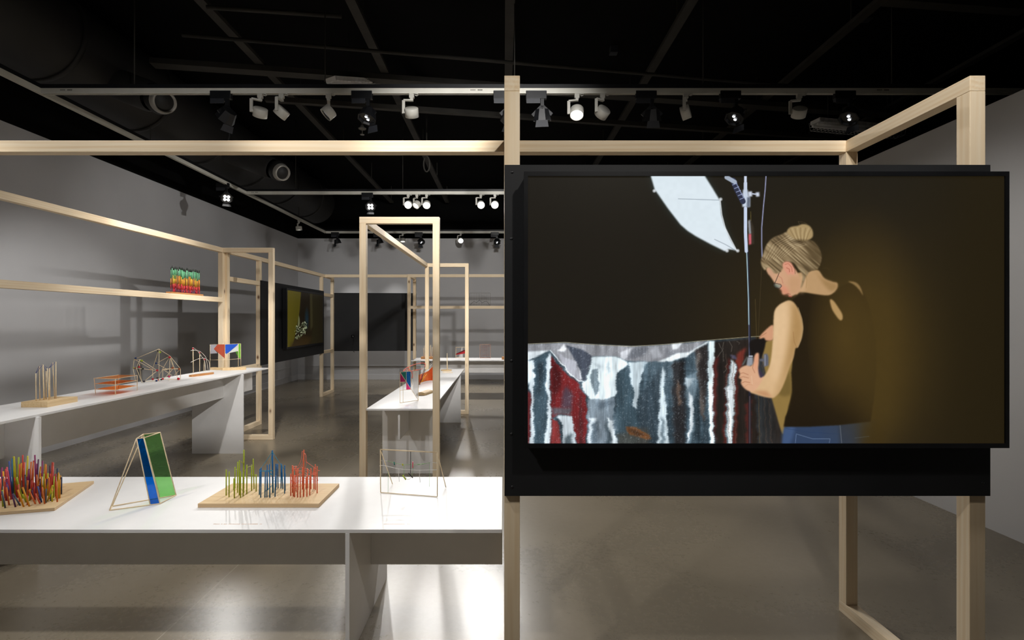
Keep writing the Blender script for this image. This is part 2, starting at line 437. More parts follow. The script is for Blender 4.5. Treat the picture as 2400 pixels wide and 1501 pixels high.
# caged strip lights
def strip_light(p, q, lab):
    p, q = Vector(p), Vector(q); d = (q-p).normalized(); n = d.cross(Vector((0,0,1))).normalized()
    t = thing('caged_strip_light', (p+q)/2, lab, 'ceiling light', 'caged strip lights')
    MB().bar(p+Vector((0,0,0.03)), q+Vector((0,0,0.03)), 0.16, 0.05).build('housing', WHITE, t, 0.004)
    for s in (-0.04, 0.04):
        MB().rod(p+n*s-Vector((0,0,0.02)), q+n*s-Vector((0,0,0.02)), 0.016, 10).build('fluorescent_tube', WHITE, t)
    m = MB(); Ln = (q-p).length; k = int(Ln/0.055)
    for i in range(k+1):
        c = p+d*(Ln*i/k)
        m.tube([c+n*0.1+Vector((0,0,0.04)), c+n*0.075-Vector((0,0,0.07)), c-n*0.075-Vector((0,0,0.07)), c-n*0.1+Vector((0,0,0.04))], 0.0022, 4)
    for s, z in ((0.1,0.04),(-0.1,0.04),(0.075,-0.07),(-0.075,-0.07),(0,-0.07),(0.088,-0.015),(-0.088,-0.015)):
        m.rod(p+n*s+Vector((0,0,z)), q+n*s+Vector((0,0,z)), 0.0022, 4)
    m.build('wire_guard', WHITE, t)
    for e in (0.15, 0.85):
        c = p.lerp(q, e); MB().rod(c+Vector((0,0,0.055)), (c.x, c.y, 4.8), 0.004, 6).build('hanger', STEEL_M, t)
strip_light(W(1910, 290, 6.7), W(2108, 309, 6.95), 'white caged strip light at right, above the large screen')
strip_light(W(775, 193, 5.7), W(1010, 206, 7.2), 'white caged strip light behind the track, left of the near post')
# small ceiling boxes
for px, py, s, lab in [(1438, 130, 0.045, 'small grey junction box on the ceiling above the large screen'), (2030, 52, 0.05, 'dark junction box beside a joist at upper right')]:
    c = W(px, py, (4.7-H)*F/(VY-py))
    tag(MB().box(c.x-s, c.x+s, c.y-s, c.y+s, 4.72, 4.8).build('junction_box', GREY_METAL), lab, 'junction box')
for px, py, z in [(849, 303, 4.2)]:
    c = W(px, py, (z-H)*F/(VY-py)); t = thing('sprinkler_head', c, 'small pale sprinkler head hanging under the dark ceiling', 'sprinkler')
    MB().lathe(c, (0,0,1), [(0,0.05),(0.012,0.055),(0.02,0.03),(0.05,0.02)], 16).build('collar', NOZZLE_M, t)
    MB().lathe(c-Vector((0,0,0.08)), (0,0,1), [(0,0.001),(0,0.03),(0.006,0.03),(0.01,0.005),(0.09,0.005)], 12).build('deflector', NOZZLE_M, t)
    MB().rod(c+Vector((0,0,0.05)), (c.x,c.y,4.8), 0.012, 8).build('pipe', STEEL_M, t)
# a looped black cable under the joist
cp = [W(1000+6*math.cos(a)*1.2, 385+18*math.sin(a), 8.0) for a in [i*0.5 for i in range(-3, 9)]]
tag(MB().tube([W(1000,340,8.0)+Vector((0,0,0.62))]+[W(1000,340,8.0)]+cp, 0.012, 6).build('cable_loop', STEEL_M), 'looped dark cable hanging under the ceiling beside a joist', 'cable')

# ------------------------------------------------------------------ lighting tracks
ZT = 3.58
def track(p, q, lab, marks=(), rods=()):
    p, q = Vector(p), Vector(q)
    t = thing('light_track', (p+q)/2, lab, 'light track', 'ceiling light tracks')
    m = MB(); m.bar(p+Vector((0,0,0.024)), q+Vector((0,0,0.024)), 0.036, 0.032)
    d = (q-p).normalized(); n = d.cross(Vector((0,0,1))).normalized()*0.0145
    for s in (1,-1): m.bar(p+n*s, q+n*s, 0.006, 0.016)
    m.build('track_rail', TRACK_M, t)
    MB().bar(p+Vector((0,0,0.058)), q+Vector((0,0,0.058)), 0.04, 0.036).build('support_channel', BLACK_METAL, t)
    for c in marks:
        mk = MB(); m2 = MB(); c = Vector(c)
        for i in range(4): mk.box(c.x+i*0.012, c.x+i*0.012+0.008, c.y-0.0188, c.y-0.018, c.z+0.018, c.z+0.028)
        for i in range(3): m2.box(c.x+0.066+i*0.015, c.x+0.066+i*0.015+0.013, c.y-0.0188, c.y-0.018, c.z+0.018, c.z+0.028)
        mk.build('printed_mark', INK_M, t); m2.build('printed_mark', INK_M, t)
    for c in rods:
        MB().rod(Vector(c)+Vector((0,0,0.07)), (c[0],c[1],4.8), 0.005, 6).build('hanging_rod', STEEL_M, t)
Y1, Y2, Y3, XTL = 4.73, 8.5, 12.3, -4.24
def px2x(px, Y): return (px-VX)/F*Y
track((XTL+0.02, Y1, ZT), (5.0, Y1, ZT), 'pale light track across the room nearest to the camera',
      [(px2x(145,Y1),Y1,ZT),(px2x(1103,Y1),Y1,ZT),(px2x(2052,Y1),Y1,ZT)], [(px2x(x,Y1),Y1,ZT) for x in (315,762,1206,1648,2090)])
track((XTL+0.02, Y2, ZT), (5.0, Y2, ZT), 'pale light track across the room, middle one', [(px2x(590,Y2),Y2,ZT)], [(px2x(x,Y2),Y2,ZT) for x in (693,944)])
track((XTL+0.02, Y3, ZT), (5.0, Y3, ZT), 'pale light track across the room, farthest from the camera')
track((XTL, 1.0, ZT), (XTL, Y3+0.018, ZT), 'pale light track running back along the left wall', (), [(XTL,6.2,ZT),(XTL,10.7,ZT)])

def white_head(x, y, aim, lab, on=0, yaw=0, R=0.062, Ln=0.078, power=0, tgt=None, angle=40, col=NEUT, blend=0.7):
    t = thing('white_spotlight', (x, y, ZT), lab, 'spotlight', 'white cylinder spotlights on the tracks')
    m = MB(); m.box(x-0.022, x+0.022, y-0.014, y+0.014, ZT-0.045, ZT-0.008); m.lathe((x+0.045,y-0.01,ZT-0.02),(0,0.2,1),[(0,0.016),(0.005,0.02),(0.01,0.016)],14)
    m.build('track_adapter', WHITE_METAL, t)
    aim = Vector(aim).normalized()
    c = Vector((x, y, ZT-0.175)); back = c-aim*Ln*0.5
    side = aim.cross(Vector((0,0,1)))
    side = side.normalized() if side.length > 0.05 else Vector((1,0,0))
    if side.x > 0: side = -side
    m = MB(); top = Vector((x, y, ZT-0.045)); k1 = Vector((x, y, ZT-0.065)); k2 = k1+side*(R+0.012); k3 = c+side*(R+0.012)
    m.bar(top, k1, 0.026, 0.026); m.bar(k1-side*0.013, k2, 0.026, 0.014); m.bar(k2, k3-Vector((0,0,0.01)), 0.026, 0.012); m.bar(k3, c+side*(R-0.006), 0.02, 0.02)
    m.build('bracket', WHITE_METAL, t)
    h = MB().lathe(back, aim, [(0,0.001),(0,R-0.004),(0.004,R),(Ln,R),(Ln,R-0.005),(Ln-0.01,R-0.006)], 32).build('lamp_housing', WHITE_METAL, t)
    MB().lathe(back, aim, [(Ln-0.012,0.0005),(Ln-0.011,R-0.006)], 24).build('lens', [LENS_OFF, LENS_DIM, LENS_ON][on], h)
    if power: spot(back+aim*(Ln+0.03), tgt if tgt else c+aim*3, power, angle, blend, 0.04, col)
def black_head(x, y, aim, lab, on=0, power=0, tgt=None, angle=50, col=NEUT, blend=0.7, door=True):
    t = thing('black_spotlight', (x, y, ZT), lab, 'spotlight', 'black square spotlights on the tracks')
    m = MB(); m.box(x-0.1, x+0.09, y-0.022, y+0.022, ZT-0.055, ZT+0.018); m.build('driver_box', BLACK_METAL, t, 0.004)
    MB().box(x-0.095, x+0.03, y-0.024, y-0.02, ZT-0.10, ZT-0.056).box(x-0.095,x+0.03,y-0.02,y+0.02,ZT-0.075,ZT-0.056).build('side_plate', GREY_METAL, t)
    aim = Vector(aim).normalized(); c = Vector((x+0.05, y, ZT-0.20))
    u = aim.cross(Vector((0,0,1))); u = u.normalized() if u.length > 0.05 else Vector((1,0,0)); v = u.cross(aim).normalized()
    m = MB(); m.bar((x+0.05,y,ZT-0.05), (x+0.05,y,ZT-0.12), 0.03, 0.03)
    for s in (1,-1): m.bar(Vector((x+0.05,y,ZT-0.115)), c+u*s*0.088, 0.012, 0.03)
    m.build('yoke', BLACK_METAL, t)
    hs = MB(); a = c-aim*0.05; b = c+aim*0.05
    def ring(p, r): return [p+u*r*math.cos(q)*1.0+v*r*math.sin(q) for q in [math.pi/4*(i+0.5) for i in range(8)]]
    r1, r2 = ring(a, 0.062), ring(b, 0.088)
    hs.add(r1+r2, [(i,(i+1)%8,8+(i+1)%8,8+i) for i in range(8)]+[tuple(range(8))[::-1]])
    r3 = ring(b, 0.076); r4 = ring(c+aim*0.03, 0.07)
    hs.add(r2+r3, [(i,(i+1)%8,8+(i+1)%8,8+i) for i in range(8)]); hs.add(r3+r4, [(i,(i+1)%8,8+(i+1)%8,8+i) for i in range(8)])
    h = hs.build('lamp_housing', BLACK_METAL, t)
    MB().lathe(c, aim, [(0.03,0.0005),(0.031,0.072)], 24).build('reflector', LENS_OFF, h)
    if on:
        for i, j in ([(-1,-1),(1,-1),(-1,1),(1,1)] if on == 2 else [(-0.2,0.8),(0.2,-0.7)]): MB().lathe(c+u*0.024*i+v*0.024*j, aim, [(0.04,0.0005),(0.038,0.014 if on == 1 else 0.02)], 12).build('led', LENS_ON if on == 2 else LENS_MID, h)
    if door:
        p = c+aim*0.05-v*0.085
        MB().sheet([p-u*0.05, p+u*0.05, p+u*0.06+aim*0.06-v*0.02, p-u*0.06+aim*0.06-v*0.02], 0.002).build('barn_door', GREY_METAL, h)
    if power: spot(c+aim*0.09, tgt if tgt else c+aim*3, power, angle, blend, 0.05, col)

def aimed(x, y, t): return Vector(t)-Vector((x, y, ZT-0.17))
near = [  # px, target, label, kind, power, angle
    (610, (-3.2, 6.2, 0.9), 'white track spotlight with a bright lower rim, leftmost white one on the nearest track', 'w', 1, 260, 44),
    (660, (-4.4, 5.2, 1.0), 'white tilted track spotlight, second white one from the left on the nearest track', 'w', 0, 75, 60),
    (770, (-3.9, 4.0, 1.0), 'white tilted track spotlight beside the black lamp left of the near post', 'w', 0, 75, 56),
    (965, (-0.9, 6.8, 0.72), 'white track spotlight just left of the near post', 'w', 0, 115, 46),
    (1352, (0.3, 3.0, 0.0), 'lit white track spotlight just right of the near post, glowing lens', 'w', 2, 60, 60),
    (1412, (-0.9, 7.8, 1.2), 'white tilted track spotlight beside the glowing one', 'w', 0, 230, 32),
    (1607, (-5.2, 8.5, 1.7), 'white tilted track spotlight above the centre of the large screen', 'w', 0, 320, 46),
    (1873, (3.2, 7.0, 1.0), 'white track spotlight above the right part of the large screen', 'w', 0, 150, 60),
    (520, (-5.2, 6.0, 0.9), 'black track spotlight, leftmost on the nearest track', 'b', 0, 115, 60),
    (850, (-1.9, 3.6, 0.0), 'black track spotlight with glinting round lens left of the near post', 'b', 1, 130, 60),
    (1182, (-1.5, 13, 1.8), 'black track spotlight hidden behind the top of the near post', 'b', 0, 280, 60),
    (1258, (0.4, 5.6, 0.3), 'black track spotlight just right of the near post top', 'b', 0, 0, 60),
    (1515, (1.4, 5.9, 0.3), 'black track spotlight facing away above the large screen', 'b', 0, 0, 60),
    (1712, (0.2, 3.7, 0.0), 'black track spotlight with lit lens above the right half of the large screen', 'b', 1, 50, 60),
    (1980, (1.1, 3.7, 0.0), 'black track spotlight with lit lens beside the caged strip light', 'b', 1, 40, 60),
]
for px, tg, lab, kd, on, pw, an in near:
    x = px2x(px, Y1)
    if kd == 'w': white_head(x, Y1, aimed(x, Y1, tg), lab, on, power=pw, tgt=tg, angle=an)
    else: black_head(x, Y1, aimed(x, Y1, tg), lab, on, pw, tg, an)
for px, tg, lab, kd, on, pw, an in [
    (862, (-1.8, 3.2, 0.6), 'black spotlight with four square bright diodes on the middle track', 'b', 2, 160, 50),
    (957, (-1.5, 2.6, 0.6), 'glaring white spotlight, leftmost of the four glaring ones on the middle track', 'w', 2, 160, 60),
    (977, (-3.0, 6.5, 0.8), 'unlit side-on white spotlight between two glaring ones on the middle track', 'w', 1, 60, 50),
    (1000, (-0.9, 4.9, 0.6), 'glaring white spotlight, second from the left of the glaring ones on the middle track', 'w', 2, 160, 60),
    (1127, (0.6, 3.0, 0.4), 'glaring white spotlight, third from the left of the glaring ones on the middle track', 'w', 2, 200, 62),
    (1160, (-0.4, 2.2, 0.6), 'glaring white spotlight beside the near post edge on the middle track', 'w', 2, 150, 60)]:
    x = px2x(px, Y2)
    if kd == 'w': white_head(x, Y2, aimed(x, Y2, tg), lab, on, power=pw, tgt=tg, angle=an)
    else: black_head(x, Y2, aimed(x, Y2, tg), lab, on, pw, tg, an)
for px, tg, lab, kd, on, pw, an in [
    (786, (-3.5, 12.95, 0.2), 'black spotlight on the farthest track, leftmost one', 'b', 0, 55, 60),
    (885, (-2.4, 12.95, 0.2), 'black spotlight on the farthest track, above the black wall board', 'b', 0, 55, 60),
    (944, (-2.3, 11.6, 0.5), 'small white spotlight on the farthest track', 'w', 1, 50, 70),
    (982, (-1.2, 10.7, 0.5), 'black lit spotlight on the farthest track beside the small white one', 'b', 1, 260, 60),
    (1080, (-0.7, 7.0, 0.3), 'glaring white spotlight on the farthest track', 'w', 2, 200, 60),
    (1160, (-0.1, 10.7, 0.5), 'black lit spotlight on the farthest track beside the near post edge', 'b', 1, 260, 60)]:
    x = px2x(px, Y3)
    if kd == 'w': white_head(x, Y3, aimed(x, Y3, tg), lab, on, power=pw, tgt=tg, angle=an)
    else: black_head(x, Y3, aimed(x, Y3, tg), lab, on, pw, tg, an)
# heads on the side track
def side_lamps():
    y = 7.9; tg = (-1.2, 3.4, 0.3)
    black_head(XTL-0.05, y, aimed(XTL, y, tg), 'glaring black spotlight on the left wall track', 2, 120, tg, 60)
    y = 10.7; tg = (-4.0, 10.9, 0.3)
    white_head(XTL, y, aimed(XTL, y, tg), 'small white spotlight on the left wall track, far end', 1, power=60, tgt=tg, angle=70)
side_lamps()

# ------------------------------------------------------------------ wooden structure
T = 0.058; FT = 2.41
def ladder_x(x0, x1, y0, lab, bars=()):      # rectangle standing across the view
    t = thing('timber_frame', ((x0+x1)/2, y0+T/2, 0), lab, 'wooden frame', 'tall pine frames of the display')
    MB().box(x0, x1, y0, y0+T, FT-T, FT).build('top_rail', PINE[0], t, 0.002)
    MB().box(x0, x1, y0, y0+T, 0, T).build('bottom_rail', PINE[0], t, 0.002)
    MB().box(x0, x0+T, y0, y0+T, T, FT-T).build('post', PINE[2], t, 0.002)
    MB().box(x1-T, x1, y0, y0+T, T, FT-T).build('post', PINE[2], t, 0.002)
    for z in bars: MB().box(x0+T, x1-T, y0, y0+T, z, z+T).build('cross_bar', PINE[0], t, 0.002)
def ladder_y(x0, y0, y1, lab, bars=(), top=True):
    t = thing('timber_frame', (x0+T/2, (y0+y1)/2, 0), lab, 'wooden frame', 'tall pine frames of the display')
    MB().box(x0, x0+T, y0, y1, FT-T, FT).build('top_rail', PINE[1], t, 0.002)
    MB().box(x0, x0+T, y0, y1, 0, T).build('bottom_rail', PINE[1], t, 0.002)
    MB().box(x0, x0+T, y0, y0+T, T, FT-T).build('post', PINE[2], t, 0.002)
    MB().box(x0, x0+T, y1-T, y1, T, FT-T).build('post', PINE[2], t, 0.002)
    for z in bars: MB().box(x0, x0+T, y0+T, y1-T, z, z+T).build('cross_bar', PINE[1], t, 0.002)
def beam_x(x0, x1, y0, z1, lab):
    tag(MB().box(x0, x1, y0, y0+T, z1-T, z1).build('timber_beam', PINE[0], None, 0.002), lab, 'wooden beam', 'long pine beams of the display')
def beam_y(y0, y1, x0, z1, lab):
    tag(MB().box(x0, x0+T, y0, y1, z1-T, z1).build('timber_beam', PINE[1], None, 0.002), lab, 'wooden beam', 'long pine beams of the display')
D0, D1 = 1.918, 2.61
ladder_y(0.003, D0, D1+T, 'tall pine frame standing edge-on beside the left side of the large screen', (2.01, 0.85))
ladder_y(1.733, D0, D1+T, 'tall pine frame at the right end of the large screen', (2.01, 0.85))
beam_x(0.003+T, 1.733, D1, FT, 'pine beam running above the large screen at its back')
beam_x(-3.3, 0.003, D1, FT, 'pine beam crossing the whole left half above the front table')
# left structure
AL, AR, AY = -3.577, -2.89, 6.47
ladder_x(AL, AR, AY, 'tall pine frame at the far end of the left table')
beam_y(2.9, AY, AL, FT, 'high pine beam running back along the left wall above the left table')
beam_y(2.9, AY, AL, 1.785, 'pine shelf beam over the left table carrying the rainbow sticks')
ladder_y(-3.548, AY+T, 7.455, 'pine frame behind the left table carrying the near edge of the far black board', (2.0, 0.82))
ladder_y(-3.60, 10.1, 10.8, 'slender pine frame at the far end of the small screen', (1.98, 0.84))
o = MB().bar((-3.52, 7.455, FT-T/2), (-3.571, 10.1, FT-T/2), T, T).build('timber_beam', PINE[1], None, 0.002)
tag(o, 'high pine beam running above the small dark screen', 'wooden beam', 'long pine beams of the display')
# middle structure
ladder_x(-1.268, -0.565, 4.54, 'tall pine frame standing at the near end of the middle table')
ladder_x(-1.252, -0.556, 8.24, 'tall pine frame standing at the far end of the middle table')
beam_y(4.54+T, 8.24, -1.268, FT, 'high pine beam running back above the middle table')
# far structure
ladder_y(-1.90, 10.2, 10.9, 'slender pine frame at the left end of the far table', ())
beam_x(-3.60+T, -1.90, 10.25, FT, 'far pine beam spanning between the two slender frames')
beam_x(-1.90+T, 2.6, 10.2, FT, 'far pine beam high above the far table')
beam_x(-1.90+T, 2.6, 10.2, 1.785, 'far pine shelf beam over the far table')

# ------------------------------------------------------------------ tables
def table(name_lab, x0, x1, y0, y1, z, legs, apron, along='x', hidden=None):
    t = thing('display_table', ((x0+x1)/2, (y0+y1)/2, 0), name_lab, 'table', 'long white display tables')
    MB().box(x0, x1, y0, y1, z-0.016, z).build('tabletop', WHITE, t, 0.001)
    th = 0.019
    for a, b0, b1 in legs:
        m = MB()
        if along == 'x': m.box(a, a+th, b0, b1, 0, z-0.016)
        else: m.box(b0, b1, a, a+th, 0, z-0.016)
        m.build('leg_panel', WHITE, t, 0.001)
    (c, s0, s1, za) = apron
    cuts = sorted(a for a, _, _ in legs); seg = []; cur = s0
    for a in cuts: seg.append((cur, a)); cur = a+th
    seg.append((cur, s1))
    for p, q in seg:
        if q-p < 0.02: continue
        m = MB()
        if along == 'x': m.box(p, q, c, c+0.018, za, z-0.016)
        else: m.box(c, c+0.018, p, q, za, z-0.016)
        m.build('apron', WHITE, t, 0.001)
    return t
ZF, ZM, ZL, ZB = 0.577, 0.72, 0.905, 0.70
tf = table('low white display table along the foreground', -3.1, -0.006, 2.275, 3.04, ZF, [(-0.6975, 2.275, 3.01), (-3.06, 2.275, 3.01)], (2.64, -3.1, -0.006, 0.25))
table('white display table along the left wall', -3.515, -2.945, 2.7, 6.465, ZL, [(5.8, -3.5, -2.926+0.0), (3.25, -3.5, -2.926)], (-3.16, 2.7, 6.46, 0.63), 'y')
table('white display table in the middle between two pine frames', -1.208, -0.625, 4.545, 8.235, ZM, [(5.05, -1.185, -0.606-0.02), (7.56, -1.185, -0.606-0.02)], (-0.944, 4.62, 8.2, 0.43), 'y')
table('far white display table below the shelf beam', -1.84, 2.6, 10.28, 10.98, ZB, [(-1.32, 10.3, 10.96), (1.2, 10.3, 10.96)], (10.62, -1.7, 2.5, 0.42))
# faint lettering on the front table
for x0, x1, y in [(500, 613, 1229.5), (900, 961, 1229.5)]:
    a = onz(x0, y, ZF); b = onz(x1, y, ZF); m = MB(); x = a.x; random.seed(x0)
    while x < b.x:
        wd = random.uniform(0.003, 0.006)
        if random.random() > 0.16:
            hgt = random.choice([0.005, 0.005, 0.007])
            m.box(x, x+0.0012, a.y-0.002, a.y+hgt, ZF, ZF+0.0003); m.box(x+wd*0.5, x+wd*0.5+0.0012, a.y-0.002, a.y+0.005, ZF, ZF+0.0003); m.box(x, x+wd*0.6, a.y+0.001, a.y+0.0022, ZF, ZF+0.0003)
        x += wd+0.0012
    m.build('caption_lettering', PEACH_M, tf)

# ------------------------------------------------------------------ boards and screens
def board(p, q, z0, z1, th, side, lab, screws=(), name='black_board'):
    p, q = Vector((p[0],p[1],0)), Vector((q[0],q[1],0)); d = (q-p).normalized(); n = Vector((d.y, -d.x, 0))*side
    t = thing(name, (p+q)/2+Vector((0,0,z0)), lab, 'board', 'black boards fixed to the frames')
    m = MB(); a, b = p+n*th, q+n*th
    m.add([(p.x,p.y,z0),(q.x,q.y,z0),(b.x,b.y,z0),(a.x,a.y,z0),(p.x,p.y,z1),(q.x,q.y,z1),(b.x,b.y,z1),(a.x,a.y,z1)],
          [(0,1,2,3),(7,6,5,4),(1,0,4,5),(2,1,5,6),(3,2,6,7),(0,3,7,4)])
    m.build('panel', BOARD_M, t)
    for sx, sz in screws:
        c = p+d*sx+n*(th-0.0005)+Vector((0,0,sz))
        MB().lathe(c, n, [(0,0.006),(0.0012,0.0055),(0.0012,0.0005)], 10).build('screw', BLACK_METAL, t)
    return t
bl = 1.787
board((0.004, D0-0.001), (0.004+bl, D0-0.001), 0.853, 2.072, 0.018, 1, 'large black board behind the near screen', [(0.028,2.045),(0.025,1.80),(0.025,1.35),(0.025,1.08),(0.028,0.885),(1.76,2.0),(1.76,0.9)])
board((-3.4865, 7.40), (-3.5405, 10.13), 0.853, 2.072, 0.018, 1, 'black board behind the small screen at left')
fb = board((-3.55, 10.802), (-1.842, 10.908), 0.853, 2.072, 0.018, -1, 'black board between the two slender frames, seen from behind')
MB().tube(catmull([W(827,788,10.83), W(829,800,10.79), W(826,812,10.79), W(828,823,10.79), W(831,826,10.79)]), 0.006).build('cable', BLACK_METAL, fb)
MB().lathe(W(827,791,10.81), (0,0,1), [(0,0.03),(0.04,0.034),(0.05,0.02)], 12).build('plug', BLACK_METAL, fb)
# ------------------------------------------------------------------ pictures shown on the screens
def lin(c):
    c = np.asarray(c, float)/255
    return np.where(c <= 0.04045, c/12.92, ((c+0.055)/1.055)**2.4)
class Canvas:
    def __init__(s, w, h, x0, y0, sc):
        s.w, s.h, s.x0, s.y0, s.sc = w, h, x0, y0, sc
        s.X, s.Y = np.meshgrid((np.arange(w)+0.5)/sc+x0, (np.arange(h)+0.5)/sc+y0)
        s.a = np.zeros((h, w, 3))
    def blend(s, m, col):
        col = np.asarray(col, float)
        s.a = s.a*(1-m[..., None])+col*m[..., None]
    def blur(s, m, r):
        if r <= 0.3: return m
        r *= s.sc; k = int(max(1, round(r)))
        for _ in range(2):
            for ax in (0, 1):
                p = np.pad(m, [(k+1, k) if i == ax else (0, 0) for i in (0, 1)], mode='edge')
                c = np.cumsum(p, axis=ax)
                n = m.shape[ax]; L_ = 2*k+1
                m = (np.take(c, range(L_, L_+n), ax)-np.take(c, range(0, n), ax))/L_
        return m
    def pmask(s, pts, soft=0.5, smooth=False):
        if smooth:
            P = [np.array(p, float) for p in pts]; out = []; n = len(P)
            for i in range(n):
                p0, p1, p2, p3 = P[i-1], P[i], P[(i+1) % n], P[(i+2) % n]
                for j in range(6):
                    t = j/6
                    out.append(0.5*((2*p1)+(p2-p0)*t+(2*p0-5*p1+4*p2-p3)*t*t+(3*p1-p0-3*p2+p3)*t**3))
            pts = out
        xs = [p[0] for p in pts]; ys = [p[1] for p in pts]
        m = np.zeros((s.h, s.w)); pad = 2+soft*3
        i0 = max(0, int((min(ys)-pad-s.y0)*s.sc)); i1 = min(s.h, int((max(ys)+pad-s.y0)*s.sc)+1)
        j0 = max(0, int((min(xs)-pad-s.x0)*s.sc)); j1 = min(s.w, int((max(xs)+pad-s.x0)*s.sc)+1)
        if i1 <= i0 or j1 <= j0: return m
        acc = 0; e = 0.25/s.sc
        for dx, dy in ((-e,-e),(e,-e),(-e,e),(e,e)):
            X = s.X[i0:i1, j0:j1]+dx; Y = s.Y[i0:i1, j0:j1]+dy
            ins = np.zeros(X.shape, bool); n = len(pts)
            for i in range(n):
                x1, y1 = pts[i][0], pts[i][1]; x2, y2 = pts[(i+1) % n][0], pts[(i+1) % n][1]
                if y1 == y2: continue
                c = ((y1 > Y) != (y2 > Y)) & (X < (x2-x1)*(Y-y1)/(y2-y1)+x1)
                ins ^= c
            acc = acc+ins*0.25
        m[i0:i1, j0:j1] = s.blur(acc, soft) if soft > 0.3 else acc
        return m
    def poly(s, pts, col, soft=0.5, alpha=1, smooth=False, within=None):
        m = s.pmask(pts, soft, smooth)*alpha
        if within is not None: m = m*within
        s.blend(m, col); return m
    def line(s, pts, wd, col, alpha=1, soft=0.6, within=None):
        d = np.full((s.h, s.w), 1e9)
        for (x1, y1), (x2, y2) in zip(pts[:-1], pts[1:]):
            dx, dy = x2-x1, y2-y1; l2 = dx*dx+dy*dy+1e-9
            t = np.clip(((s.X-x1)*dx+(s.Y-y1)*dy)/l2, 0, 1)
            d = np.minimum(d, np.hypot(s.X-x1-t*dx, s.Y-y1-t*dy))
        m = np.clip((wd/2+soft-d)/(2*soft), 0, 1)*alpha
        if within is not None: m = m*within
        s.blend(m, col)
    def glow(s, cx, cy, rx, ry, col, alpha=1, p=2.0, within=None):
        r = np.sqrt(((s.X-cx)/rx)**2+((s.Y-cy)/ry)**2)
        m = np.clip(1-r, 0, 1)**p*alpha
        if within is not None: m = m*within
        s.blend(m, col)
def vnoise(X, Y, fx, fy, seed):
    rs = np.random.RandomState(seed); g = rs.rand(64, 64)
    x = X*fx; y = Y*fy; i = np.floor(x).astype(int); j = np.floor(y).astype(int); u = x-i; v = y-j
    u = u*u*(3-2*u); v = v*v*(3-2*v)
    a = g[j % 64, i % 64]; b = g[j % 64, (i+1) % 64]; c = g[(j+1) % 64, i % 64]; d = g[(j+1) % 64, (i+1) % 64]
    return (a*(1-u)+b*u)*(1-v)+(c*(1-u)+d*u)*v

